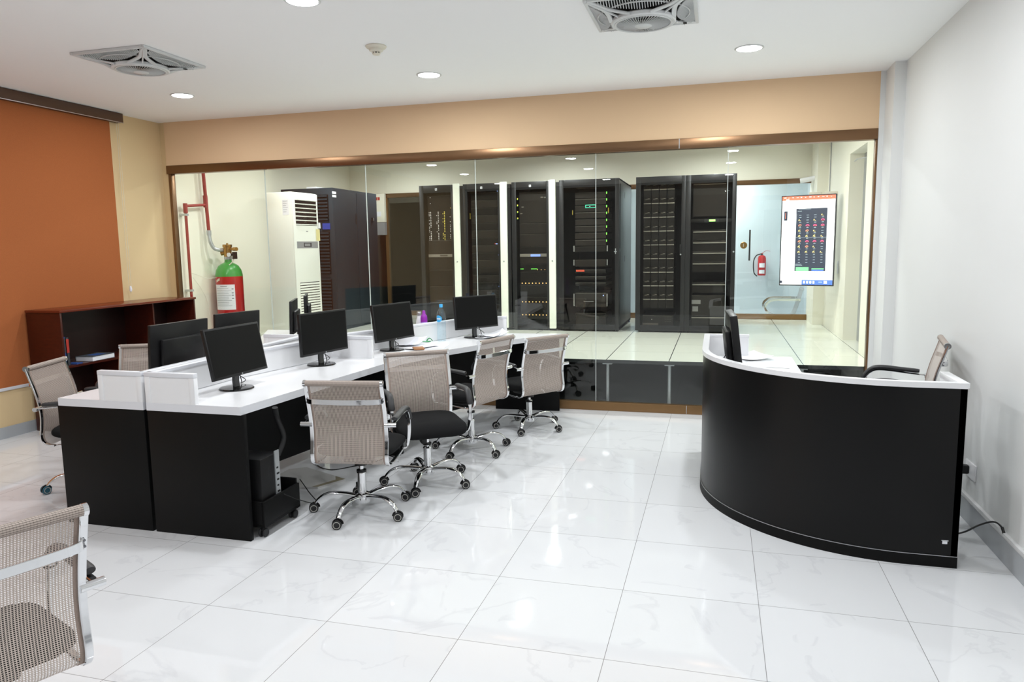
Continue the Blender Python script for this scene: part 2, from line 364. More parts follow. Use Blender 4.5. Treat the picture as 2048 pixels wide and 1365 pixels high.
    def build(s, name, parent=None, loc=(0, 0, 0), rot=(0, 0, 0), fix=True):
        if fix: bmesh.ops.recalc_face_normals(s.bm, faces=s.bm.faces)
        me = bpy.data.meshes.new(name); s.bm.to_mesh(me); s.bm.free()
        for mt in s.mats: me.materials.append(M[mt])
        try:
            me.set_sharp_from_angle(angle=R(40))
        except Exception: pass
        o = bpy.data.objects.new(name, me); COL.objects.link(o)
        if parent is not None: o.parent = parent
        o.location = loc; o.rotation_euler = rot
        return o
def new(mt):
    b = MB(); b.m(mt); return b
def smooth_path(pts, k=6):
    P = [Vector(p) for p in pts]; out = []
    for i in range(len(P) - 1):
        p0 = P[max(i - 1, 0)]; p1 = P[i]; p2 = P[i + 1]; p3 = P[min(i + 2, len(P) - 1)]
        for j in range(k):
            t = j / k
            out.append(0.5 * ((2 * p1) + (-p0 + p2) * t + (2 * p0 - 5 * p1 + 4 * p2 - p3) * t * t + (-p0 + 3 * p1 - 3 * p2 + p3) * t ** 3))
    out.append(P[-1]); return out
def tag(o, label=None, cat=None, group=None, kind=None):
    if label: o['label'] = label
    if cat: o['category'] = cat
    if group: o['group'] = group
    if kind: o['kind'] = kind
    return o
def empty(name, loc=(0, 0, 0), rz=0.0):
    o = bpy.data.objects.new(name, None); COL.objects.link(o); o.location = loc; o.rotation_euler = (0, 0, rz); o.empty_display_size = 0.1
    return o
def copy_tree(o, parent=None):
    c = o.copy(); COL.objects.link(c)
    if parent is not None: c.parent = parent
    for ch in list(o.children): copy_tree(ch, c)
    return c
def struct(o): o['kind'] = 'structure'; return o

# ================================================================== THE SHELL
struct(new('floor').box(XL - 0.2, -3.2, -0.1, XW + 0.2, 7.08, 0).build('floor'))
struct(new('ceiling').box(XL - 0.2, -3.2, CEIL, XW + 0.4, 13.2, CEIL + 0.1).build('ceiling'))
struct(new('wall_white').box(XW, -3.2, 0, XW + 0.2, 7.0, CEIL).box(1.325, 6.64, 0, XW, 7.0, CEIL).box(1.285, 6.96, 0, 1.33, 7.0, CEIL).build('wall_right'))
struct(new('wall_yellow').box(XL - 0.2, -3.2, 0, XL, 7.0, CEIL).box(XL, 6.98, 0, -5.875, 7.04, CEIL).build('wall_left'))
struct(new('wall_orange').box(-5.90, 6.965, 2.545, 1.285, 7.05, CEIL).build('wall_back'))
struct(new('wall_rear').box(XL - 0.2, -3.3, 0, XW + 0.2, -3.2, CEIL).build('wall_rear'))
b = new('skirt').box(XW - 0.018, -3.2, 0, XW, 6.64, 0.125)
b.m('skirt_top').box(XW - 0.021, -3.2, 0.125, XW, 6.64, 0.15, bev=0.004)
struct(b.build('baseboard_right'))
struct(new('skirt').box(XL, -3.2, 0, XL + 0.014, 6.98, 0.10).build('baseboard_left'))

# server room shell
struct(new('raised').box(XL - 0.2, 7.06, ZR - 0.035, 1.6, 11.40, ZR).build('floor_raised'))
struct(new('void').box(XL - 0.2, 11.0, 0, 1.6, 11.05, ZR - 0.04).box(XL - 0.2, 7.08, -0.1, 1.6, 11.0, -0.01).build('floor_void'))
struct(new('wall_cream').box(XL - 0.2, 7.04, 0, XL, 11.4, CEIL).build('wall_server_left'))
b = new('wall_cream')
b.box(1.385, 7.03, 0, 1.58, 8.0, CEIL).box(1.385, 8.0, 2.56, 1.58, 8.98, CEIL).box(1.385, 8.98, 0, 1.58, 11.4, CEIL)
b.box(1.25, 10.62, ZR, 1.385, 11.4, CEIL)
struct(b.build('wall_server_right'))
struct(new('wall_cream').box(XL, 11.33, 2.505, 1.385, 11.43, CEIL).build('wall_server_back'))
d = struct(new('grey').box(1.53, 8.0, ZR, 1.57, 8.98, 2.56).m('dark').box(1.52, 7.99, ZR, 1.532, 8.03, 2.56).build('door_1'))
b = new('silver').box(1.50, 8.3, 2.44, 1.53, 8.52, 2.49, bev=0.004)
b.sweep([(1.49, 8.4, 2.465), (1.40, 8.62, 2.465), (1.42, 8.9, 2.47)], 0.018, 0.006, rect=True)
b.build('door_closer', d)
# room behind the back partition
struct(new('wall_blue').box(-1.7, 12.75, 0, 1.6, 12.85, CEIL).box(1.36, 11.40, 0, 1.5, 12.8, CEIL).build('wall_corridor'))
struct(new('floor').box(XL - .1, 11.36, -0.1, 1.6, 12.85, 0).box(XL, 11.36, 0, 1.36, 11.40, ZR - .036).build('floor_corridor'))
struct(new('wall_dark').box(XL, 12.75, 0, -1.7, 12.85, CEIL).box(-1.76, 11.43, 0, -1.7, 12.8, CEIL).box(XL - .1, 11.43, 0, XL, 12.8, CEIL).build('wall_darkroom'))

# glass front (window_1) of seven panes
JX = [-5.855, -4.69, -3.505, -2.317, -1.123, 0.073, 1.272]
f = new('bronze').box(-5.90, 6.955, 2.455, 1.283, 7.045, 2.545, bev=0.003)
f.m('bronze_dull').box(-5.88, 6.975, 0, 1.283, 7.045, 0.083, bev=0.003)
f.m('bronze').box(-5.885, 6.965, 0.083, -5.85, 7.03, 2.455, bev=0.002).box(1.268, 6.965, 0.083, 1.284, 7.03, 2.455, bev=0.002)
f.m('alu').box(-0.26, 6.973, 0.005, -0.255, 6.976, 0.083).box(-0.36, 6.953, 2.457, -0.352, 6.956, 2.543)
win = struct(f.build('window_1'))
for i in range(6):
    new('glass').box(JX[i] + 0.003, 7.0, 0.083, JX[i + 1] - 0.003, 7.010, 2.455).build('glass_pane', win)
for x in JX[1:-1]:
    j = new('glass_edge').box(x - 0.0025, 6.999, 0.083, x + 0.0025, 7.011, 2.455)
    j.build('glass_joint', win)
# pedestals of the raised floor
ped = new('silver'); ped.cyl((0, 0, 0), (0, 0, 0.44), 0.016).box(-0.05, -0.05, 0, 0.05, 0.05, 0.006).box(-0.045, -0.045, 0.435, 0.045, 0.045, 0.455)
ped = ped.build('floor_pedestal', loc=(-1.03, 7.16, 0))
tag(ped, 'steel pedestal carrying the raised floor of the server room', 'pedestal', 'steel pedestals in the dark gap under the raised floor')
for k in (-3, -2, -1, 1, 2, 3):
    c = ped.copy(); COL.objects.link(c); c.location = (-1.03 + 0.6 * k, 7.16, 0)

# back partition (window_2)
f = new('bronze').box(XL, 11.30, 2.435, 1.25, 11.36, 2.505, bev=0.003)
f.m('bronze_dull').box(XL, 11.30, ZR, 1.25, 11.36, ZR + 0.078, bev=0.003).box(-5.33, 11.30, ZR, -5.28, 11.36, 2.44).box(-1.60, 11.31, ZR, -1.55, 11.36, 2.44)
w2 = struct(f.build('window_2'))
for a, c in ((-5.97, -5.33), (-5.28, -3.9), (-3.9, -2.7), (-2.7, -1.6), (-1.55, 0.27), (0.27, 1.25)):
    new('glass').box(a + .003, 11.325, ZR + 0.078, c - .003, 11.335, 2.435).build('glass_pane', w2)
h = new('brass'); h.lathe([(0.0, -0.012), (0.046, -0.012), (0.05, -0.004), (0.05, 0.004)], (0.36, 11.315, 1.573), axis='Y')
h.m('beige').box(0.352, 11.300, 1.55, 0.36, 11.304, 1.596)
h.build('door_lock', w2)
h = new('chrome_d'); h.cyl((0.442, 11.27, 1.35), (0.442, 11.27, 1.795), 0.0125); h.cyl((0.442, 11.27, 1.40), (0.442, 11.33, 1.40), 0.007).cyl((0.442, 11.27, 1.75), (0.442, 11.33, 1.75), 0.007)
h.build('door_handle', w2)

# ================================================================== CEILING THINGS
def downlight(x, y, label, group):
    t = empty('downlight', (x, y, CEIL)); tag(t, label, 'ceiling light', group)
    r = new('fanw'); r.lathe([(0.088, 0.0), (0.102, 0.0), (0.104, -0.003), (0.098, -0.008), (0.088, -0.006)], n=36, loop=True); r.build('trim_ring', t)
    d = new('lamp'); d.lathe([(0.0, -0.002), (0.088, -0.002), (0.086, -0.007), (0.0, -0.0085)][:4] and [(0.001, -0.002), (0.088, -0.002), (0.086, -0.007), (0.001, -0.008)], n=36); d.build('diffuser', t)
    return t
lab = {(0, 0): 'round white downlight nearest the brown blind cassette, leftmost of the far row',
       (1, 0): 'round white downlight in the middle of the three near the glass wall',
       (2, 0): 'round white downlight nearest the right wall, in the row by the glass wall',
       (0, 1): 'round downlight cut by the left picture edge, left of the square ceiling fan',
       (1, 1): 'large bright downlight cut by the top picture edge, left of the smoke detector'}
for j, y in enumerate(OFFICE_Y):
    for i, x in enumerate(LX):
        downlight(x, y, lab.get((i, j), 'round downlight in the office ceiling outside the view, near the camera'), 'downlights in the office ceiling')
for x, y in SERVER_L:
    downlight(x, y, 'round downlight in the ceiling of the server room behind the glass', 'downlights in the server room ceiling')  # the row nearest the glass is an added one

def ceiling_fan(x, y, label):
    t = empty('ceiling_fan', (x, y, CEIL)); tag(t, label, 'ceiling fan', 'square ceiling fans')
    S2 = 0.318
    h = new('fand').box(-0.29, -0.29, -0.012, 0.29, 0.29, 0.0); h.build('housing', t)
    def zz(px, py):     # the cover sags toward the fan ring
        r = max(abs(px), abs(py)); return -0.012 - 0.058 * max(0.0, min(1.0, (0.30 - r) / 0.13))
    fr = new('fanw')
    for sx in (-1, 1):
        fr.box(min(sx * S2, sx * 0.296), -S2, -0.02, max(sx * S2, sx * 0.296), S2, 0.0, bev=0.004)
        fr.box(-0.296, min(sx * S2, sx * 0.296), -0.02, 0.296, max(sx * S2, sx * 0.296), 0.0, bev=0.004)
    for sx in (-1, 1):
        for sy in (-1, 1):
            # two curved ribs and a straight one from each corner to the ring
            c = (sx * 0.297, sy * 0.297)
            for (ex, ey, bx, by) in ((0.06, 0.185, 0.17, 0.20), (0.185, 0.06, 0.20, 0.17)):
                pts = [(c[0], c[1], -0.014), (sx * (0.245 if bx < by else 0.262), sy * (0.262 if bx < by else 0.245), -0.022), (sx * bx, sy * by, -0.042), (sx * ex, sy * ey, -0.068)]
                fr.sweep(smooth_path(pts, 5), 0.028, 0.014, rect=True)
            fr.sweep([(c[0], c[1], -0.014), (sx * 0.13, sy * 0.13, -0.066)], 0.010, 0.012, rect=True)
    ringp = [(0.182 * math.cos(2 * math.pi * k / 40), 0.182 * math.sin(2 * math.pi * k / 40), -0.066) for k in range(40)]
    fr.sweep(ringp, 0.026, 0.030, rect=True, closed=True)
    fr.m('dark').box(0.228, 0.172, -0.050, 0.25, 0.196, -0.045)
    fr.build('frame', t)
    g = new('fanw')
    for side in range(4):
        g.T = Matrix.Rotation(side * math.pi / 2, 4, 'Z')
        for k in range(-15, 16):
            u = k * 0.0155
            if abs(u) > 0.24: continue
            q = abs(u) / 0.24
            v_in = 0.200 + 0.075 * q * q
            g.sweep([(u, 0.297, -0.013), (u, (0.297 + v_in) / 2, -0.026), (u, v_in, -0.05 + 0.02 * q)], 0.0045, 0.008, rect=True, smooth=False)
        for rr, zt in ((0.255, -0.033),):
            g.sweep([(rr * 1.02 * math.sin(a) * 0.95, 0.02 + rr * math.cos(a), zt) for a in [R(d) for d in range(-50, 51, 10)]], 0.005, 0.008, rect=True)
    g.T = Matrix()
    g.build('grille', t)
    bl = new('fang')
    for k in range(5):
        bl.T = Matrix.Rotation(k * 2 * math.pi / 5, 4, 'Z') @ Matrix.Rotation(R(14), 4, 'X')
        bl.box(0.03, -0.045, -0.052, 0.155, 0.045, -0.050)
    bl.T = Matrix(); bl.build('fan_blades', t)
    gd = new('fanw')
    for k in range(54):
        a = 2 * math.pi * k / 54
        gd.sweep([(0.045 * math.cos(a), 0.045 * math.sin(a), -0.092), (0.11 * math.cos(a + .12), 0.11 * math.sin(a + .12), -0.088), (0.168 * math.cos(a + .2), 0.168 * math.sin(a + .2), -0.076)], 0.0026, 0.006, rect=True, smooth=False)
    gd.sweep([(0.168 * math.cos(2 * math.pi * k / 40), 0.168 * math.sin(2 * math.pi * k / 40), -0.078) for k in range(40)], 0.012, 0.014, rect=True, closed=True)
    gd.lathe([(0.001, -0.086), (0.05, -0.086), (0.052, -0.094), (0.04, -0.1), (0.001, -0.102)], n=32)
    gd.build('fan_guard', t)
    return t
ceiling_fan(-4.135, 4.69, 'square white ceiling fan grille at the left, near the brown blind cassette')
ceiling_fan(-0.465, 4.715, 'square white ceiling fan grille cut by the top picture edge, right of centre')
t = empty('smoke_detector', (-2.342, 4.92, CEIL)); tag(t, 'cream round smoke detector on the ceiling between the two square fans', 'smoke detector')
new('beige').lathe([(0.001, 0), (0.072, 0), (0.074, -0.006), (0.066, -0.016), (0.05, -0.02), (0.001, -0.02)]).build('mounting_base', t)
s_ = new('beige').lathe([(0.001, -0.018), (0.052, -0.018), (0.048, -0.034), (0.030, -0.042), (0.001, -0.042)])
for k in range(8):
    a = k * math.pi / 4; s_.box(0.026 * math.cos(a) - .004, 0.026 * math.sin(a) - .004, -0.054, 0.026 * math.cos(a) + .004, 0.026 * math.sin(a) + .004, -0.041)
s_.lathe([(0.001, -0.052), (0.028, -0.052), (0.024, -0.060), (0.001, -0.061)]); s_.build('sensor_head', t)
new('dark').lathe([(0.001, -0.042), (0.021, -0.042), (0.021, -0.052), (0.001, -0.052)]).build('sensor_chamber', t)

# ================================================================== LEFT WALL: BLIND, BOOKCASE
t = empty('roller_blind', (XL + 0.02, 6.3, 3.0)); tag(t, 'large brown roller blind hanging on the left wall above the bookcase', 'blind')
t_l = t.location
def rel(b): b.T = Matrix.Translation((-t_l.x, -t_l.y, -t_l.z)); return b
c_ = rel(new('blind_case')).box(XL + 0.001, 1.2, 2.915, XL + 0.085, 6.375, 3.005, bev=0.004)
c_.m('alu').box(XL + 0.084, 1.2, 2.910, XL + 0.088, 6.375, 2.916); c_.build('cassette', t)
rel(new('blind')).box(XL + 0.008, 1.25, 0.44, XL + 0.011, 6.265, 2.93).build('blind_fabric', t)
rel(new('white_edge')).box(XL + 0.002, 1.25, 0.415, XL + 0.018, 6.265, 0.443, bev=0.004).build('bottom_rail', t)
ch = rel(new('beige'))
ch.sweep([(XL + .045, 6.32, 2.92), (XL + .045, 6.315, 1.25), (XL + .05, 6.33, 1.17), (XL + .045, 6.345, 1.25), (XL + .045, 6.345, 2.92)], 0.0035, n=6)
ch.m('paper').lathe([(0.001, 0), (0.012, 0.004), (0.014, 0.03), (0.008, 0.06), (0.001, 0.062)], (XL + .05, 6.33, 1.19), n=12)
ch.build('pull_chain', t)

SX0, SX1, SY0, SY1, SZ = XL + 0.03, -5.56, 5.11, 6.85, 1.10
t = empty('bookcase', ((SX0 + SX1) / 2, 5.98, 0)); tag(t, 'low dark mahogany open bookcase standing along the left wall', 'bookcase')
t_l = t.location
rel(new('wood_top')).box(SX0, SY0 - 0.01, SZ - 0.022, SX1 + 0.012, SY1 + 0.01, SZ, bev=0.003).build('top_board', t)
for y in (SY0, SY1 - 0.02): rel(new('wood')).box(SX0, y, 0, SX1, y + 0.02, SZ - 0.022, bev=0.001).build('side_panel', t)
rel(new('wood')).box(SX0, 6.225, 0.0, SX1 - 0.01, 6.243, SZ - 0.022).build('upright', t)
rel(new('wood')).box(SX0, 5.77, 0.04, SX1 - 0.01, 5.788, 0.578).build('upright', t)
rel(new('wood')).box(SX0, SY0 + 0.02, 0.578, SX1 - 0.005, SY1 - 0.02, 0.598).build('shelf_board', t)
rel(new('wood')).box(SX0, SY0 + 0.02, 0.05, SX1 - 0.005, SY1 - 0.02, 0.07).build('shelf_board', t)
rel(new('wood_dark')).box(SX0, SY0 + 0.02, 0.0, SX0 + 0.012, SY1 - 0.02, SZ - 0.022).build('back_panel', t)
def book(x, y, z, l, w_, h_, rz, mcover, label, group=None, upright=False, spine=None):
    bk = empty('book', (x, y, z), rz); tag(bk, label, 'book', group)
    if not upright:
        new('paper').box(-l/2 + .003, -w_/2 + .003, 0.003, l/2 - .003, w_/2 - .003, h_ - .003).build('pages', bk)
        c = new(mcover).box(-l/2, -w_/2, 0, l/2, w_/2, 0.003).box(-l/2, -w_/2, h_ - .003, l/2, w_/2, h_).box(l/2 - .004, -w_/2, 0.003, l/2, w_/2, h_ - .003)
        if spine: c.m(spine).box(-l/2 * .6, -w_/2 * .5, h_, l/2 * .5, w_/2 * .4, h_ + .0006)
        c.build('cover', bk)
    else:
        new('paper').box(-l/2 + .003, -w_/2 + .003, 0.004, l/2 - .006, w_/2 - .003, h_ - .004).build('pages', bk)
        c = new(mcover).box(-l/2, -w_/2, 0, l/2, -w_/2 + .003, h_).box(-l/2, w_/2 - .003, 0, l/2, w_/2, h_).box(l/2 - .004, -w_/2, 0, l/2, w_/2, h_)
        if spine: c.m(spine).box(l/2, -w_/2 + .002, h_ * .45, l/2 + .0006, w_/2 - .002, h_ * .95)
        c.build('cover', bk)
    return bk
book(-5.70, 5.165, 0.598, 0.20, 0.03, 0.26, 0.0, 'blue', 'blue book standing against the left side panel of the bookcase', upright=True, spine='ink')
b2 = book(-5.69, 5.205, 0.598, 0.17, 0.03, 0.25, 0.0, 'ink', 'dark book with a red upper spine standing next to the blue one', upright=True, spine='redc')
book(-5.67, 5.56, 0.598, 0.19, 0.28, 0.045, R(184), 'ink', 'dark blue paperback lying flat on the bookcase shelf, white page edges showing', spine='blue')
book(-5.63, 5.285, 0.598, 0.10, 0.08, 0.008, R(10), 'blue', 'thin bright blue booklet lying flat at the foot of the standing books')

# ================================================================== DESKS
ZT, ZB = 0.757, 0.712
def divider(name, parent, p0, p1, z0, z1, t=0.03, t_l=Vector((0, 0, 0)), front=True):
    # upright white screen with a raised cap and a raised border on both faces
    p0 = Vector((*p0, 0)) - Vector((t_l.x, t_l.y, 0)); p1 = Vector((*p1, 0)) - Vector((t_l.x, t_l.y, 0))
    d = p1 - p0; L = d.length; b = new('white_lam'); b.T = Matrix.Translation(p0) @ Matrix.Rotation(math.atan2(d.y, d.x), 4, 'Z')
    b.box(.003, -t/2 + .003, z0, L - .003, t/2 - .003, z1 - .027); b.m('white_edge').box(-.001, -t/2 - .002, z1 - 0.026, L + .001, t/2 + .002, z1, bev=0.003)
    b.m('white_lam').box(0, -t/2, z0, 0.035, t/2, z1 - .026, bev=.001).box(L - .035, -t/2, z0, L, t/2, z1 - .026, bev=.001)
    return b.build(name, parent)
def poly_divider(name, parent, pts, z0, z1, t_l, t=0.03):
    b = new('white_lam'); P = [Vector((x - t_l.x, y - t_l.y, 0)) for x, y in pts]
    b.sweep([p + Vector((0, 0, (z0 + z1 - .02) / 2)) for p in P], t - .006, z1 - .02 - z0, rect=True, smooth=False)
    b.m('white_edge').sweep([p + Vector((0, 0, z1 - .013)) for p in P], t + .006, 0.026, rect=True, smooth=False)
    return b.build(name, parent)
def desk(loc, label, top, long_div, cross, panels, modesty, group='four bench desks in two pairs'):
    t = empty('bench_desk', (*loc, 0)); tag(t, label, 'desk', group)
    o = Vector((*loc, 0)); P = [(x - o.x, y - o.y) for x, y in top]
    new('white_lam').prism(P, ZB, ZT, side='white_edge').build('worktop', t)
    poly_divider('long_divider', t, long_div, ZT, 0.93, o)
    for a, c in cross: divider('cross_divider', t, a, c, ZT - 0.001, 0.93, t_l=o)
    for a, c in panels:
        a = Vector((*a, 0)) - o; c = Vector((*c, 0)) - o; d = c - a; b = new('black_lam')
        b.T = Matrix.Translation(a) @ Matrix.Rotation(math.atan2(d.y, d.x), 4, 'Z'); b.box(0, 0, 0, d.length, 0.028, ZB, bev=.0015); b.build('end_panel', t)
    for pts, z0 in modesty:
        b = new('black_lam'); b.sweep([Vector((x - o.x, y - o.y, (z0 + ZB) / 2)) for x, y in pts], 0.018, ZB - z0, rect=True, smooth=False); b.build('modesty_panel', t)
    return t
desk((-2.76, 4.2), 'white topped bench desk nearest the camera on the right, carrying two monitors',
     [(-3.078, 3.335), (-2.465, 3.335), (-2.325, 5.112), (-2.93, 5.112), (-2.93, 4.75), (-3.055, 4.15)],
     [(-3.062, 3.35), (-3.055, 4.1), (-2.965, 4.6), (-2.925, 4.8), (-2.92, 5.10)],
     [((-3.078, 3.35), (-2.75, 3.35)), ((-2.93, 5.10), (-2.55, 5.10))],
     [((-3.078, 3.338), (-2.452, 3.338)), ((-2.92, 5.07), (-2.345, 5.07))],
     [([(-3.02, 3.37), (-3.0, 4.1), (-2.90, 4.7), (-2.88, 5.07)], 0.12)])
desk((-3.4, 4.2), 'white topped bench desk nearest the camera on the left, beside the bookcase chair',
     [(-3.10, 3.335), (-3.70, 3.335), (-3.72, 5.112), (-3.15, 5.112), (-3.12, 4.2)][::-1],
     [(-3.113, 3.35), (-3.118, 4.2), (-3.15, 5.10)],
     [((-3.40, 3.35), (-3.10, 3.35)), ((-3.50, 5.10), (-3.16, 5.10))],
     [((-3.71, 3.338), (-3.10, 3.338)), ((-3.70, 5.07), (-3.16, 5.07))],
     [([(-3.16, 3.37), (-3.17, 4.2), (-3.2, 5.07)], 0.12)])
desk((-2.2, 6.0), 'white topped bench desk at the far right by the glass, with bottles and papers',
     [(-2.92, 5.118), (-2.325, 5.118), (-2.158, 5.60), (-1.80, 6.38), (-1.44, 6.90), (-2.20, 6.84), (-2.45, 6.35), (-2.70, 5.75)],
     [(-2.92, 5.135), (-2.80, 5.42), (-2.60, 5.90), (-2.44, 6.30), (-2.30, 6.72)],
     [((-2.30, 6.78), (-1.965, 6.81))],
     [((-2.92, 5.13), (-2.345, 5.13)), ((-2.10, 6.84), (-1.46, 6.865))],
     [([(-2.86, 5.16), (-2.70, 5.62), (-2.36, 6.35), (-2.12, 6.82)], 0.08)])
desk((-3.8, 6.0), 'white topped bench desk at the far left, turned toward the gas cylinder',
     [(-3.16, 5.118), (-3.72, 5.118), (-4.62, 6.80), (-4.02, 6.82)][::-1],
     [(-3.17, 5.135), (-3.60, 6.0), (-4.01, 6.80)],
     [],
     [((-3.72, 5.13), (-3.16, 5.13)), ((-4.60, 6.775), (-4.03, 6.79))],
     [([(-3.22, 5.16), (-3.65, 6.0), (-4.08, 6.78)], 0.08)])

# ================================================================== MONITORS
def monitor_proto(w=0.50, h=0.305, thick=0.022, bump=0.03, name='computer_monitor', cable=True):
    t = empty(name)
    b = new('plastic'); b.box(-w/2, -thick, 0, w/2, 0, h, bev=0.003)
    b.box(-w * .36, -thick - bump, 0.02, w * .36, -thick + .001, h * .70, bev=0.012)
    b.build('housing', t)
    s = new('screen'); s.box(-w/2 + .012, 0, 0.016, w/2 - .012, 0.0012, h - .012)
    s.build('screen', t)
    lg = new('grey'); lg.box(-.005, 0.0004, 0.004, .005, 0.0018, 0.012); lg.build('logo', t)
    n = new('gloss_black'); n.sweep([(0, 0, 0.008), (0, -.004, .05), (0, 0.0, .13)], 0.050, 0.022, rect=True, up=(0, 1, 0)); n.build('stand_neck', t)
    bs = new('gloss_black'); bs.lathe([(0.001, 0), (0.102, 0), (0.104, 0.004), (0.098, 0.010), (0.03, 0.015), (0.001, 0.015)], n=40); bs.build('stand_base', t)
    if cable:
        c = new('cable')
        c.sweep(smooth_path([(-.05, -.03, .12), (-.10, -.05, .07), (-.14, -.07, .012), (-.17, -.10, .004)], 6), 0.006, n=6)
        c.sweep(smooth_path([(.02, -.03, .10), (-.06, -.06, .085), (-.15, -.05, .03), (-.165, -.09, .004)], 6), 0.005, n=6)
        c.build('cable', t)
    return t
mon = monitor_proto()
def place_monitor(base, rz, tilt, label, first=False, src=mon, z=ZT, zb=0.09, off=0.05):
    o = src if first else copy_tree(src)
    o.location = (*base, z); o.rotation_euler = (0, 0, R(rz)); tag(o, label, 'monitor', 'black computer monitors')
    for c in o.children:
        k = c.name.split('.')[0]
        if k in ('housing', 'screen', 'logo'):
            c.location = (0, off, zb); c.rotation_euler = (R(tilt), 0, 0)
    return o
mon_src = copy_tree(mon)   # pristine source for copies, removed at the end
place_monitor((-2.825, 3.80), -92, 11, 'black monitor nearest the camera, tilted back, on the right front desk', True)
place_monitor((-2.79, 4.745), -101, 1.5, 'black monitor standing second from the camera on the right front desk', src=mon_src)
place_monitor((-2.60, 5.555), -104, 7, 'black monitor beside the papers and bottles on the far right desk', src=mon_src)
place_monitor((-2.19, 6.50), -123.5, 5, 'black monitor nearest the glass wall, behind the two far chairs', src=mon_src)
place_monitor((-3.265, 3.885), 88, 4, 'black monitor seen from behind, nearest the camera on the left front desk', src=mon_src, zb=.095)
o = place_monitor((-3.36, 4.60), 78, 4, 'black monitor seen from behind in front of the red gas cylinder', src=mon_src, zb=.1)
o.scale = (0.82, 1, 0.98)
place_monitor((-3.665, 5.86), 116, 2, 'black monitor turned edge on, in front of the white air conditioner', src=mon_src)
o = place_monitor((-3.855, 6.40), 119, 0, 'thin monitor edge just right of the other one before the air conditioner slats', src=mon_src, zb=.10)
# reception monitor: thicker
rm = monitor_proto(0.48, 0.33, 0.045, 0.035)
place_monitor((0.10, 4.93), -87, 7, 'thick old black monitor seen side on, on the curved reception desk', True, src=rm, zb=0.07)

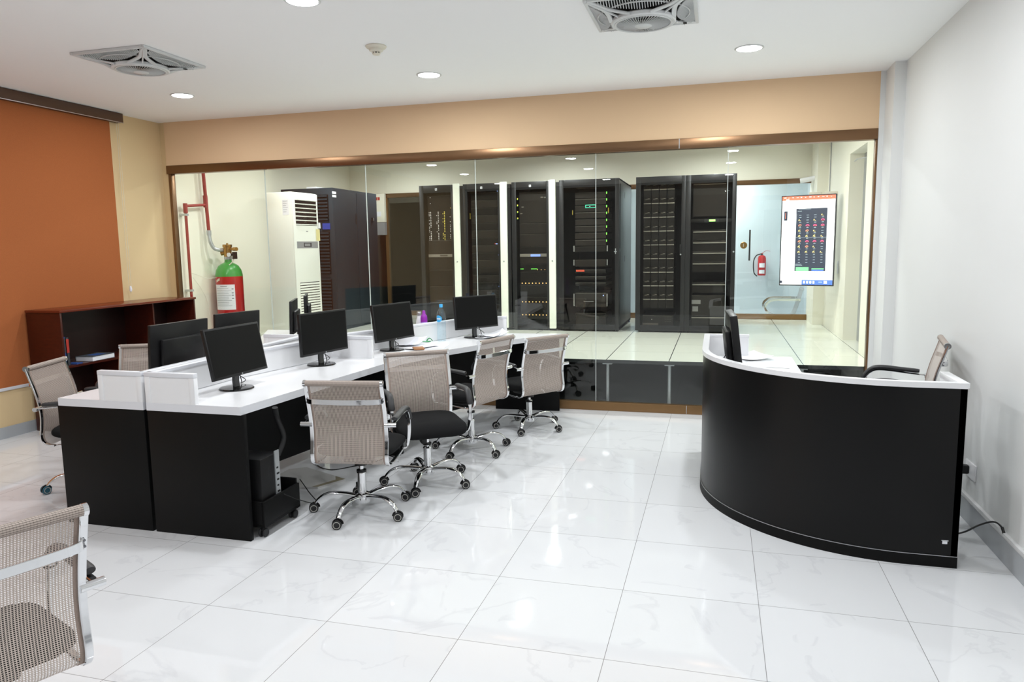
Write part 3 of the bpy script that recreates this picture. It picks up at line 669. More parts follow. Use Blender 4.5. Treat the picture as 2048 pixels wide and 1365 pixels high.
# ================================================================== CHAIRS
def chair_proto():
    t = empty('office_chair')
    # side profile of the back in (y, z): chair faces +y
    prof = [(-.262, .85), (-.245, .79), (-.218, .70), (-.198, .61), (-.192, .53), (-.198, .46), (-.205, .41), (-.197, .372), (-.168, .350), (-.11, .345), (.0, .350), (.12, .362)]
    sp = smooth_path([(0, y, z) for y, z in prof], 5)
    for sx in (-1, 1):
        f = new('chrome'); f.sweep([(sx * .222, p.y, p.z) for p in sp], 0.024, 0.012, rect=True, up=(0, 1, .001)); f.build('back_frame', t)
    back = [p for p in sp if p.y < -0.15]; 
    back = back[:max(i for i, p in enumerate(back) if p.z > 0.0) + 1]
    L = [0]
    for a, b_ in zip(back, back[1:]): L.append(L[-1] + (b_ - a).length)
    n = len(back) - 1
    g = new('net')
    def fn(u, v):
        p = back[round(v * n)]; return (-.214 + .428 * u, p.y + 0.006, p.z)
    g.grid(fn, 4, n, uvf=lambda u, v: (.428 * u, L[round(v * n)]))
    g.build('mesh_backrest', t, fix=False)
    for sx in (-1, 1): new('roll').sweep([(sx * .205, p.y + .007, p.z) for p in back], 0.010, 0.004, rect=True, up=(0, 1, .001)).build('backrest_hem', t)
    r = new('ribroll'); r.sweep([(-.218, -.258, .848), (0, -.258, .848), (.218, -.258, .848)], 0.034, 0.036, n=16, up=(0, 1, 0)); r.build('top_roll', t)
    for sx in (-1, 1): new('chrome').cyl((sx * .218, -.258, .848), (sx * .232, -.258, .848), 0.0185).build('roll_cap', t)
    cb = new('chrome'); cb.sweep(smooth_path([(-.222, -.238, .745), (-.18, -.266, .742), (0, -.276, .740), (.18, -.266, .742), (.222, -.238, .745)], 5), 0.007, 0.030, rect=True)
    cb.m('chrome_d')
    for sx in (-1, 1):
        for dz in (-.009, .009): cb.cyl((sx * .222, -.236, .745 + dz), (sx * .222, -.247, .745 + dz), 0.004, n=8)
    cb.build('crossbar', t)
    for sx in (-1, 1):
        a = new('chrome')
        a.cyl((sx * .215, -.196, .595), (sx * .285, -.196, .595), 0.014)
        a.sweep(smooth_path([(sx * .262, -.20, .598), (sx * .262, -.10, .605), (sx * .262, .06, .618), (sx * .262, .125, .600), (sx * .262, .165, .54), (sx * .258, .175, .46), (sx * .245, .165, .375), (sx * .225, .15, .362)], 6), 0.022, 0.010, rect=True, up=(0, 0.3, 1))
        a = a.build('armrest', t)
        p = new('pad'); pts = smooth_path([(sx * .262, -.155, .622), (sx * .262, -.06, .628), (sx * .262, .05, .636), (sx * .262, .115, .626), (sx * .262, .155, .585), (sx * .262, .17, .545)], 6)
        k = len(pts); sc = [0.78 if i in (0, k - 1) else (0.93 if i in (1, k - 2) else 1.0) for i in range(k)]
        p.sweep(pts, 0.044, 0.028, n=14, up=(0, 0.3, 1), scales=sc); p.build('arm_pad', a)
    s = new('seat')
    def seatf(a, b_):
        th = a * 2 * math.pi; ph = (b_ - .5) * math.pi
        def se(c, e): return math.copysign(abs(c) ** e, c)
        x = .232 * se(math.cos(th), .38) * se(math.cos(ph), .45); y = .235 * se(math.sin(th), .38) * se(math.cos(ph), .45); z = .042 * se(math.sin(ph), .8)
        z += 0.006 * math.cos(x / .23 * 1.5) - (0.035 * max(0, (y - .12) / .12) ** 2) * 1.0 + 0.012 * max(0, (-y - .05) / .2)
        return (x, y + .056, z + .408)
    s.grid(seatf, 48, 16); bmesh.ops.remove_doubles(s.bm, verts=s.bm.verts, dist=1e-5); s.build('seat', t)
    m_ = new('plastic'); m_.box(-.085, -.07, .33, .085, .13, .372, bev=.008); m_.cyl((0, 0, .30), (0, 0, .335), .04); m_.box(.02, .03, .285, .06, .1, .335, bev=.01)
    m_.m('chrome').sweep(smooth_path([(.08, .04, .345), (.16, .05, .34), (.20, .05, .325), (.215, .05, .30)], 4), .010, n=8)
    m_.build('seat_mechanism', t)
    g2 = new('chrome'); g2.cyl((0, 0, .16), (0, 0, .33), .014); g2.m('plastic').cyl((0, 0, .255), (0, 0, .268), .030); g2.build('gas_piston', t)
    g3 = new('chrome'); g3.cyl((0, 0, .055), (0, 0, .245), .026).cyl((0, 0, .245), (0, 0, .255), .029, .024).lathe([(.02, .06), (.046, .062), (.05, .09), (.044, .115), (.028, .122)], n=24); g3.build('gas_lift', t)
    for k in range(5):
        l = new('chrome')
        pts = smooth_path([(.03, 0, .098), (.10, 0, .112), (.18, 0, .118), (.235, 0, .105), (.272, 0, .078), (.292, 0, .050)], 4); n_ = len(pts)
        l.sweep(pts, 0.040, 0.022, n=12, scales=[1.05 - .32 * i / (n_ - 1) for i in range(n_)])
        l = l.build('base_leg', t, rot=(0, 0, k * 2 * math.pi / 5))
        c = new('plastic'); cx = .300; tw = R((35, -50, 80, 10, -70)[k])
        c.T = Matrix.Translation((cx, 0, 0)) @ Matrix.Rotation(tw, 4, 'Z')
        c.sweep([(.018 * math.cos(a) * 1.5 - .004, 0, .028 + .028 * math.sin(a)) for a in [R(q) for q in range(-10, 200, 21)]], 0.014, 0.006, rect=True, up=(0, 1, 0))
        c.cyl((0, 0, .035), (0, 0, .062), .007)
        for sy in (-1, 1):
            c.m('rubber').lathe([(.001, sy * .008), (.026, sy * .008), (.028, sy * .012), (.028, sy * .020), (.025, sy * .023), (.001, sy * .023)], (0, 0, .028), axis='Y', n=24)
            c.m('ring').lathe([(.017, sy * .0225), (.021, sy * .0225), (.021, sy * .0245), (.017, sy * .0245)], (0, 0, .028), axis='Y', n=24, loop=True)
        c.build('caster', l)
    return t
chair = chair_proto(); chair_src = copy_tree(chair)
FIXED = ('gas_lift', 'base_leg')
def place_chair(cx, cy, rz, brot, dz, label, group, first=False):
    o = chair if first else copy_tree(chair_src)
    o.location = (cx, cy, 0); o.rotation_euler = (0, 0, R(rz)); tag(o, label, 'chair', group)
    k = 0
    for c in o.children:
        n = c.name.split('.')[0]
        if n == 'base_leg': c.rotation_euler = (0, 0, R(brot - rz + 72 * k)); k += 1
        elif n != 'gas_lift': c.location = (0, 0, dz)
    return o
G1 = 'mesh office chairs around the bench desks'
place_chair(-2.066, 3.919, 9, -20, -.005, 'taupe mesh chair with chrome crossbar, its back squarely to the camera, at the front desk', G1, True)
place_chair(-1.885, 4.53, 215, -12, .012, 'taupe mesh chair turned to the camera with its black seat showing, no crossbar in view', G1)
place_chair(-1.85, 5.36, 72, -33, .05, 'taupe mesh chair seen at a narrow angle, third back along the desks', G1)
place_chair(-1.582, 6.165, 52, -18, -.02, 'taupe mesh chair nearest the glass wall, at the far end of the desks', G1)
pe = place_chair(-4.055, 3.895, -71, 216, .02, 'mesh chair at the left desk edge by the bookcase, one teal wheel showing', G1)
place_chair(-4.17, 4.50, -155, 20, .02, 'mesh chair mostly hidden behind the left monitors, before the bookcase', G1)
place_chair(-2.05, 1.50, 67, 10, .02, 'large mesh chair cut off by the bottom left picture corner', G1)
place_chair(1.06, 4.93, 80, 30, .145, 'mesh chair raised high behind the curved reception desk by the right wall', G1)
for c in pe.children:
    if c.name.startswith('base_leg') and abs(((math.degrees(c.rotation_euler.z) - 71 - 216) + 180) % 360 - 180) < 5:
        q = c.children[0]; q.data = q.data.copy()
        for i, mt in enumerate(q.data.materials):
            if mt == M['rubber']: q.data.materials[i] = M['teal']

# ================================================================== RECEPTION DESK
t = empty('reception_desk', (0.5, 4.6, 0)); tag(t, 'curved black reception desk with a white rim by the right wall', 'reception desk')
t_l = t.location
CX, CY, RR = 0.955, 4.905, 1.035
def arc(r, n=40):     # outline from the far left end round to the near right end
    pts = [(CX - r, 5.71)]
    for k in range(n + 1):
        a = R(180 + 90 * k / n); pts.append((CX + r * math.cos(a), CY + r * math.sin(a)))
    pts.append((1.155, CY - r)); return pts
def band(mt, r0, r1, z0, z1, name, bev=False):
    b = rel(new(mt)); o, i = arc(r0), arc(r1)
    vs = []
    for (xo, yo), (xi, yi) in zip(o, i): vs.append([b.V((xo, yo, z0)), b.V((xi, yi, z0)), b.V((xi, yi, z1)), b.V((xo, yo, z1))])
    fs = []
    for A, B_ in zip(vs, vs[1:]):
        for j in range(4): fs.append(b.bm.faces.new((A[j], A[(j + 1) % 4], B_[(j + 1) % 4], B_[j])))
    b._fin(fs, True); b._fin([b.bm.faces.new(vs[0][::-1]), b.bm.faces.new(vs[-1])])
    return b.build(name, t)
band('black_gloss', RR, RR - .025, 0.06, 0.895, 'curved_front')
band('black_lam', RR + .006, RR - .03, 0, 0.058, 'plinth')
band('alu', RR + .0065, RR + .001, 0.057, 0.0595, 'plinth_trim')
band('white_lam', RR + .006, RR - .035, 0.893, 0.920, 'rim')
ins = arc(RR - .03); wt = [p for p in ins if p[1] < 9]
poly = wt[:] + [(1.125, 4.36), (0.95, 4.37), (0.72, 4.46), (0.585, 4.62), (0.54, 4.80), (0.54, 5.71)]
rel(new('white_lam')).prism(poly, ZB, ZT, side='white_edge').build('worktop', t)
rel(new('black_lam')).box(1.125, 3.87, 0, 1.155, 4.20, 0.895, bev=.001).build('side_panel', t)
b = rel(new('white_lam')).box(1.118, 3.865, 0.895, 1.162, 4.20, 0.921, bev=.002).box(1.122, 3.90, ZT, 1.126, 4.20, 0.9); b.build('side_rim', t)
rel(new('black_lam')).box(-0.075, 5.69, 0, 0.23, 5.715, 0.72).build('side_panel', t)
b = rel(new('white_lam')).box(-0.075, 5.695, 0.715, 0.235, 5.718, 0.905).box(-0.083, 5.69, 0.900, 0.238, 5.722, 0.921, bev=.002); b.build('side_rim', t)
sc_ = rel(new('paper')); sc_.prism([(1.085, 3.8650), (1.10, 3.8650), (1.108, 3.8672), (1.09, 3.8668)], 0.12, 0.134); sc_.box(1.082, 3.864, 0.136, 1.112, 3.8685, 0.138).build('scuff_mark', t)

# papers on the reception desk
def paper_sheet(x, y, z, rz, w_=0.21, l=0.297, curl=0.02, label='', group=None, name='paper_sheet'):
    b = new('paper')
    def fn(u, v): return ((u - .5) * w_, (v - .5) * l, 0.0015 + curl * (abs(u - .3) ** 2 + .6 * (v - .5) ** 2))
    b.grid(fn, 8, 8)
    o = b.build(name, None, (x, y, z), (0, 0, R(rz))); tag(o, label, 'paper', group); return o
paper_sheet(0.245, 5.62, ZT, 25, curl=.05, label='crumpled white sheet lying on the reception desk beside the monitor')
paper_sheet(0.35, 5.30, ZT, 80, curl=.0, label='flat white sheet on the reception desk near the rim')

# ================================================================== THINGS ON THE FAR DESK
def water_bottle():
    t = empty('water_bottle', (-2.405, 6.20, ZT)); tag(t, 'clear plastic water bottle with a sky blue cap and round blue label', 'bottle')
    new('water').lathe([(.001, 0), (.037, .002), (.041, .012), (.041, .09), (.038, .10), (.041, .11), (.041, .235), (.036, .262), (.020, .292), (.0145, .302), (.0145, .312), (.001, .312)], n=32).build('bottle_body', t)
    new('skyblue').lathe([(.001, .306), (.0155, .306), (.016, .332), (.014, .335), (.001, .335)], n=24).build('bottle_cap', t)
    lb = new('skyblue')
    def fn(u, v):
        a = (u - .5) * 1.7; rr = .0415; ang = -1.9 + a
        return (rr * math.cos(ang), rr * math.sin(ang), .205 + (v - .5) * .062 * math.sqrt(max(.02, 1 - (2 * u - 1) ** 2)))
    lb.grid(fn, 14, 4)
    lb.m('paper')
    def fn2(u, v):
        ang = -1.9 + (u - .5) * 1.1; return (.042 * math.cos(ang), .042 * math.sin(ang), .205 + (v - .5) * .010)
    lb.grid(fn2, 10, 1); lb.build('label_band', t)
water_bottle()
t = empty('drink_bottle', (-2.545, 6.13, ZT)); tag(t, 'lilac drinking bottle with a purple cap, beside the white flask', 'bottle')
new('lilac_in').lathe([(.001, 0), (.032, .002), (.035, .01), (.034, .14), (.030, .178), (.027, .185), (.001, .185)], n=28).build('bottle_body', t)
new('purple').lathe([(.001, .18), (.031, .18), (.031, .215), (.027, .235), (.016, .25), (.0135, .275), (.010, .283), (.001, .284)], n=28).build('bottle_cap', t)
c = new('lilac_d'); c.sweep([(-.008, -.0345, .165), (0.0, -.0355, .10), (.012, -.0345, .045)], .007, .004, rect=True, up=(0, 1, 0)); c.build('carry_strap', t)
t = empty('steel_flask', (-2.615, 6.19, ZT)); tag(t, 'slim white flask with a steel cap, left of the lilac bottle', 'flask')
new('white_lam').lathe([(.001, 0), (.031, .002), (.033, .01), (.033, .15), (.030, .18), (.021, .215), (.018, .235), (.001, .235)], n=28).build('flask_body', t)
new('alu').lathe([(.001, .232), (.0205, .232), (.021, .237), (.021, .262), (.019, .265), (.001, .265)], n=24).build('flask_cap', t)
paper_sheet(-2.33, 5.83, ZT, 10, curl=.0, label='grey printed sheet in the paper pile before the white flask', group=None)
paper_sheet(-2.44, 5.74, ZT + .003, -25, curl=.015, label='white sheet in the paper pile beside the monitor foot')
paper_sheet(-2.49, 5.91, ZT + .001, 40, curl=.02, label='white sheet under the green clips by the bottles')
paper_sheet(-2.60, 5.86, ZT + .002, 70, curl=.12, label='bent white sheet leaning behind the monitor stand')
paper_sheet(-2.40, 5.40, ZT, 5, w_=.16, l=.2, curl=.0, label='white card on the desk edge behind the second chair')
paper_sheet(-2.02, 6.60, ZT, 30, curl=.10, label='curled white sheet beside the stand of the monitor nearest the glass')
paper_sheet(-2.06, 6.50, ZT + .002, 10, curl=.05, label='white printed sheet in front of the curled one near the glass')
o = new('brown').box(-.045, -.055, 0, .045, .055, .016, bev=.005).build('wallet', None, (-2.39, 5.62, ZT + .004), (0, 0, R(30))); tag(o, 'tan leather wallet lying on the papers beside the monitor foot', 'wallet')
g = new('greenp'); g.sweep(smooth_path([(-.07, -.02, .01), (-.03, .0, .014), (.02, -.008, .012), (.06, .01, .012)], 4), .022, .006, rect=True)
g.sweep(smooth_path([(.02, .03, .006), (.035, .035, .03), (.055, .04, .034), (.072, .045, .012)], 4), .026, .006, rect=True)
o = g.build('green_strap', None, (-2.50, 6.00, ZT + .006), (0, 0, R(15))); tag(o, 'green plastic strap on the papers in front of the bottles', 'strap')
t = empty('pen_holder', (-3.40, 4.20, ZT)); tag(t, 'small blue pot peeping over the white divider beside the near left monitor', 'pot')
new('blue_lbl').lathe([(.022, 0), (.024, .004), (.024, .20), (.021, .20), (.021, .01)], n=24).build('pot_body', t)

# ================================================================== UNDER THE FRONT DESK
t = empty('cpu_trolley', (-2.53, 3.56, 0)); tag(t, 'black wheeled computer holder beside the front desk end panel', 'trolley')
t_l = t.location
b = rel(new('black_lam'))
b.box(-2.66, 3.40, 0.058, -2.40, 3.76, 0.074).box(-2.415, 3.40, 0.074, -2.40, 3.76, 0.205, bev=.001).box(-2.66, 3.40, 0.074, -2.645, 3.76, 0.205, bev=.001)
b.box(-2.645, 3.40, 0.074, -2.415, 3.415, 0.205, bev=.001).box(-2.645, 3.745, 0.074, -2.415, 3.76, 0.235, bev=.001); b.build('tray', t)
for x, y in ((-2.425, 3.42), (-2.425, 3.72), (-2.63, 3.43), (-2.63, 3.73)):
    c = rel(new('rubber')); c.T = c.T @ Matrix.Translation((x, y, 0))
    for sx in (-1, 1): c.lathe([(.001, sx * .006), (.022, sx * .006), (.025, sx * .010), (.025, sx * .016), (.022, sx * .02), (.001, sx * .02)], (0, 0, .025), axis='X', n=20)
    c.m('plastic').box(-.012, -.012, .03, .012, .012, .058, bev=.002); c.build('caster', t)
t = empty('computer_tower', (-2.53, 3.53, 0.075)); tag(t, 'black computer tower with a silver port strip, standing in the wheeled holder', 'computer')
t_l = t.location
rel(new('plastic')).box(-2.64, 3.425, 0.075, -2.425, 3.60, 0.44, bev=.004).build('tower_case', t)
b = rel(new('silver')).box(-2.425, 3.556, 0.078, -2.419, 3.598, 0.455)
b.m('dark')
for k in range(7): b.box(-2.4195, 3.566, 0.14 + .035 * k, -2.4175, 3.582 + (k % 3) * .004, 0.15 + .035 * k)
b.build('port_strip', t)
b = new('cable'); b.sweep(smooth_path([(-2.43, 3.60, .70), (-2.46, 3.66, .62), (-2.45, 3.70, .50), (-2.47, 3.66, .40)], 6), .034, .02, n=10)
o = b.build('cable_conduit'); tag(o, 'black flexible cable conduit hanging under the front desk above the tower', 'cable')
b = new('cable'); b.sweep(smooth_path([(-2.41, 3.585, .20), (-2.36, 3.70, .12), (-2.40, 3.95, .01), (-2.55, 4.10, .024), (-2.75, 4.32, .024)], 8), .006, n=6)
o = b.build('power_cable'); tag(o, 'black cable running from the tower across the floor under the desk', 'cable')
b = new('cable'); b.sweep(smooth_path([(-2.95, 4.80, .25), (-2.90, 4.75, .03), (-2.70, 4.62, .006), (-2.55, 4.75, .006), (-2.40, 4.95, .02), (-2.40, 5.03, .1)], 8), .007, n=6)
o = b.build('power_cable'); tag(o, 'black looped cable on the floor behind the front chair', 'cable')
b = new('slab').prism([(-2.98, 4.10), (-2.56, 4.23), (-2.46, 4.43), (-2.88, 4.62), (-2.98, 4.55)], 0.0, 0.012); b.m('slab_edge').prism([(-2.60, 4.225), (-2.562, 4.235), (-2.465, 4.43), (-2.56, 4.47), (-2.52, 4.40)], .0121, .0135)
o = b.build('loose_floor_tile'); tag(o, 'loose stained marble tile lying under the front desk', 'tile')

# ================================================================== RIGHT WALL
t = empty('wall_socket', (XW, 4.60, 0.30)); tag(t, 'white wall socket low on the right wall behind the reception desk', 'socket')
new('white_lam').box(-.010, -.11, -.045, 0, .06, .045, bev=.003).build('face_plate', t)
b = new('plastic'); b.box(-.05, -.02, -.028, -.009, .025, .022, bev=.008); b.sweep(smooth_path([(-.04, 0, -.02), (-.05, .01, -.08), (-.10, .02, -.14), (-.16, .04, -.2)], 5), .008, n=8); b.build('plug', t)
b = new('cable'); b.sweep(smooth_path([(1.17, 4.05, .10), (1.25, 4.10, .105), (1.32, 4.12, .14), (1.375, 4.10, .17), (1.392, 4.04, .168), (1.397, 4.0, .13)], 8), .009, n=8)
b.sweep([(1.392, 4.03, .17), (1.398, 3.99, .125)], .014, n=8)
o = b.build('loose_cable'); tag(o, 'black loose cable end bulging from behind the reception desk over the skirting', 'cable')

# ================================================================== SERVER ROOM
YR = 9.42; ZTOP = 2.44
def rack_base(x0, x1, y0, y1, label, strip=None, legs=False):
    t = empty('server_rack', ((x0 + x1) / 2, (y0 + y1) / 2, ZR)); tag(t, label, 'server rack', 'black server racks behind the glass')
    tl = t.location.copy()
    def L(mt): b = new(mt); b.T = Matrix.Translation(-tl); return b
    zb = ZR + 0.03
    b = L('rack'); b.box(x0, y0 + .03, zb, x0 + .02, y1, ZTOP).box(x1 - .02, y0 + .03, zb, x1, y1, ZTOP).box(x0, y1 - .02, zb, x1, y1, ZTOP).box(x0, y0 + .03, ZTOP - .02, x1, y1, ZTOP).box(x0, y0 + .03, zb, x1, y1, zb + .03)
    for fx in (x0 + .05, x1 - .05):
        for fy in (y0 + .08, y1 - .08): b.cyl((fx, fy, ZR), (fx, fy, zb), .015)
    b.build('cabinet_body', t)
    d = L('rack'); d.box(x0, y0, zb - .01, x0 + .06, y0 + .03, ZTOP, bev=.003).box(x1 - .05, y0, zb - .01, x1, y0 + .03, ZTOP, bev=.003).box(x0 + .06, y0, ZTOP - .10, x1 - .05, y0 + .03, ZTOP, bev=.003).box(x0 + .06, y0, zb - .01, x1 - .05, y0 + .03, zb + .06, bev=.003)
    d.build('door_frame', t)
    L('smoked').box(x0 + .06, y0 + .010, zb + .06, x1 - .05, y0 + .016, ZTOP - .10).build('door_glass', t)
    return t, L
def unit(L, t, x0, x1, z0, z1, y, mt='rack_unit2', edge='rack_dim', y2=None):
    b = L(mt); b.box(x0, y, z0, x1, (y2 or y + .6), z1 - .003)
    b.m(edge).box(x0, y - .001, z1 - .006, x1, y + .001, z1 - .003)
    return b
def logo(L, t, x, z, y, s=.030):
    b = L('paper'); b.box(x - s/2, y - .002, z - s/2, x + s/2, y + .001, z + s/2, bev=.004)
    b.m('ink')      # slanted h and p strokes
    for dx, z0, z1 in ((-.007, -.006, .012), (-.001, -.008, .003), (.005, -.013, .003), (.010, -.004, .003)):
        b.box(x + dx - .0012, y - .003, z + z0, x + dx + .0012, y - .0018, z + z1)
    b.box(x - .007, y - .003, z + .001, x - .001, y - .0018, z + .0035).box(x + .005, y - .003, z + .001, x + .010, y - .0018, z + .0035).box(x + .005, y - .003, z - .006, x + .010, y - .0018, z - .0035)
    return b.build('maker_logo', t)
# the three narrow racks with open ivory edges
spec = [(-3.935, -3.44, -3.35, 'narrow black server rack farthest left, columns of tiny white and yellow lights'),
        (-3.305, -2.785, -2.69, 'narrow black server rack with blue lights down its right side'),
        (-2.63, -2.125, -2.035, 'narrow black server rack with rows of amber lights and a blue display')]
for i, (x0, x1, xs, lb) in enumerate(spec):
    t, L = rack_base(x0, x1 + .012, YR + .02, YR + 1.0, lb)
    s = L('ivory').box(x1, YR - .01, ZR + .03, xs, YR + .03, ZTOP + .01, bev=.006)
    s = s.build('ivory_door_edge', t)
    k = L('silver').lathe([(.001, -.006), (.009, -.006), (.010, 0), (.001, 0)], ((x1 + xs) / 2, YR - .011, 1.41), axis='Y', n=14); k.m('dark').box((x1 + xs) / 2 - .0015, YR - .019, 1.403, (x1 + xs) / 2 + .0015, YR - .0165, 1.417); k.build('lock', s)
    L('rack').box(xs, YR + .02, ZR + .03, xs + .045, YR + .9, ZTOP - .02).build('side_rail', t)
    logo(L, t, (x0 + x1) / 2, ZTOP - .055, YR + .018)
    xa, xb = x0 + .085, x1 - .05; y = YR + .10
    z = ZR + .14
    if i == 0:
        for h_, mt in ((.22, 'rack_unit2'), (.22, 'rack_unit'), (.22, 'rack_unit2'), (.20, 'rack_unit'), (.20, 'rack_unit'), (.60, 'rack_unit2')):
            unit(L, t, xa, xb, z, z + h_, y, mt).build('server_unit', t); z += h_ + .004
        b = L('rack_line').box(xa, y - .01, 1.475, xb, y, 1.515); b.m('rack_dim').box(xa + .17, y - .012, 1.485, xa + .28, y - .009, 1.505); b.build('shelf_rail', t)
        b = L('led_w')
        for cx_, mt in ((xa + .04, 'led_w'), (xa + .15, 'led_w'), (xa + .24, 'led_y'), (xa + .345, 'led_w')):
            b.m(mt)
            for k in range(18):
                if random.random() < .85: b.box(cx_, y - .003, 2.08 - k * .022, cx_ + .010, y - .001, 2.090 - k * .022)
                if random.random() < .4: b.box(cx_ - .022, y - .003, 2.08 - k * .022, cx_ - .013, y - .001, 2.088 - k * .022)
        b.m('led_w').box(xa + .04, y - .003, 2.28, xa + .048, y - .001, 2.288).box(xa + .04, y - .003, 2.20, xa + .048, y - .001, 2.208)
        b.m('yellow').box(xb - .03, y - .003, 2.13, xb - .005, y - .001, 2.145); b.build('indicator_lights', t)
    elif i == 1:
        for k in range(17):
            unit(L, t, xa, xb, z, z + .096, y, 'rack_unit' if k % 2 else 'rack_unit2').build('server_unit', t); z += .1
        b = L('led_w')
        for k in range(34): b.box(xb - .008, y - .003, 2.22 - k * .047, xb - .004, y - .001, 2.224 - k * .047)
        b.m('led_b').box(xb - .015, y - .004, 2.335, xb - .005, y - .001, 2.345).box(xb - .012, y - .004, 1.065, xb - .002, y - .001, 1.078).box(xb - .012, y - .004, 1.49, xb - .004, y - .001, 1.497)
        b.m('led_r').box(xb - .06, y - .004, 1.64, xb - .05, y - .001, 1.65); b.m('led_b').box(xb - .045, y - .004, 1.64, xb - .02, y - .001, 1.646)
        b.m('yellow').box(xa - .02, y - .003, 1.98, xa - .010, y - .001, 2.06); b.build('indicator_lights', t)
    else:
        for h_, mt in ((.30, 'rack_unit2'), (.16, 'rack_unit2'), (.17, 'rack_unit2'), (.10, 'rack_unit2'), (.12, 'rack_unit'), (.10, 'rack_unit2'), (.16, 'rack_unit'), (.14, 'rack_unit'), (.40, 'rack_unit')):
            unit(L, t, xa, xb, z, z + h_, y, mt).build('server_unit', t); z += h_ + .004
        b = L('rack_line').box(xa, y - .01, 1.465, xb, y, 1.505); b.m('lcdb').box(xa + .15, y - .014, 1.468, xa + .28, y - .009, 1.497); b.build('console_shelf', t)
        b = L('led_g')
        for k in range(4): b.m('led_y').box(xa - .03, y - .003, 2.22 - k * .085, xa - .018, y - .001, 2.238 - k * .085); b.m('led_g').box(xa - .028, y - .004, 2.215 - k * .085, xa - .022, y - .002, 2.222 - k * .085)
        b.m('led_g')
        for k in range(5): b.box(xa + .005 + k * .009, y - .003, 1.30, xa + .011 + k * .009, y - .001, 1.308)
        for k in range(9): b.box(xa + .15 + k * .010, y - .003, 1.30, xa + .157 + k * .010, y - .001, 1.308)
        b.m('led_o')
        for k in range(3): b.box(xb - .135 + k * .05, y - .003, 1.288, xb - .128 + k * .05, y - .001, 1.296)
        for zz in (1.108, .858, .683):
            for k in range(8): b.box(xa + .02 + k * .047, y - .003, zz, xa + .032 + k * .047, y - .001, zz + .012)
        b.m('rack_line').box(xa + .03, y - .003, 2.115, xa + .06, y - .001, 2.125).box(xa + .01, y - .003, 2.03, xa + .04, y - .001, 2.04).box(xb - .08, y - .003, 2.235, xb - .045, y - .001, 2.245)
        b.build('indicator_lights', t)
# the wide rack in the middle
t, L = rack_base(-1.99, -1.215, YR, YR + 1.35, 'widest black server rack in the middle, green lights and a teal lit bezel')
xa, xb = -1.80, -1.40; y = YR + .12
zz = [2.285, 2.20, 2.115, 2.03, 1.94, 1.855, 1.765, 1.675]
for k, z in enumerate(zz):
    b = unit(L, t, xa, xb, z - .075, z, y, 'rack_unit', 'rack_line' if k % 2 else 'rack_dim'); b.m('led_g').box(xb + .004, y - .003, z - .024, xb + .016, y - .001, z - .000); b.m('led_y').box(xb + .006, y - .003, z - .03, xb + .012, y - .001, z - .024)
    b.build('server_unit', t)
for z0, z1, mt, ed in ((1.52, 1.59, 'rack_unit2', 'rack_dim'), (1.33, 1.42, 'rack_unit', 'rack_dim'), (1.245, 1.29, 'rack_unit2', 'rack_line'), (1.16, 1.20, 'rack_unit2', 'rack_line'), (1.08, 1.12, 'rack_unit2', 'rack_line'), (.80, .985, 'rack_unit', 'rack_line'), (.55, .72, 'rack_unit2', 'rack_dim')):
    unit(L, t, xa, xb, z0, z1, y, mt, ed).build('server_unit', t)
b = L('led_c'); q = (-1.665, -1.53, 2.085, 2.125)
b.box(q[0], y - .006, q[3] - .007, q[1], y - .001, q[3]).box(q[0], y - .006, q[2], q[1], y - .001, q[2] + .007).box(q[0], y - .006, q[2], q[0] + .007, y - .001, q[3]).box(q[1] - .007, y - .006, q[2], q[1], y - .001, q[3])
b.m('led_w').box(q[0] + .05, y - .006, q[2] + .015, q[0] + .065, y - .001, q[2] + .020); b.build('lit_bezel', t)
b = L('led_r'); b.box(xa + .01, y - .003, 1.265, xa + .12, y - .001, 1.275)
for k in range(6): b.box(xa + .01 + k * .019, y - .003, 1.277, xa + .022 + k * .019, y - .001, 1.286)
b.m('led_b').box(xb - .035, y - .003, .945, xb - .025, y - .001, .955); b.m('yellow').box(xa - .035, y - .02, 2.0, xa - .027, y - .01, 2.06).box(xb + .03, y - .02, 2.01, xb + .042, y - .01, 2.08); b.build('indicator_lights', t)
b = L('silver')
for xx in (xa - .025, xb + .012):
    b.box(xx, y - .012, .81, xx + .013, y - .001, .975, bev=.003).box(xx, y - .006, 1.525, xx + .016, y - .001, 1.60).box(xx, y - .006, 1.345, xx + .014, y - .001, 1.42)
b.box(xa + .11, y - .008, .870, xa + .24, y - .001, .877)
b.build('rail_handles', t)
b = L('rack'); b.box(-1.2152, YR + .10, ZR + .06, -1.2105, YR + 1.26, 1.52).box(-1.2152, YR + .10, 1.56, -1.2105, YR + 1.26, ZTOP - .06)
b.m('dark').box(-1.2106, YR + .55, 2.22, -1.2095, YR + .58, 2.30).box(-1.2106, YR + .55, 1.38, -1.2095, YR + .58, 1.46); b.build('side_panel', t)
b = L('silver'); b.box(-1.262, YR - .014, 1.49, -1.252, YR, 1.56, bev=.003).box(-1.275, YR - .02, 1.515, -1.24, YR - .01, 1.525); b.build('door_handle', t)
b = L('blue'); b.box(-1.23, YR + 1.22, ZR, -1.215, YR + 1.24, ZR + .035).build('cable_stub', t)
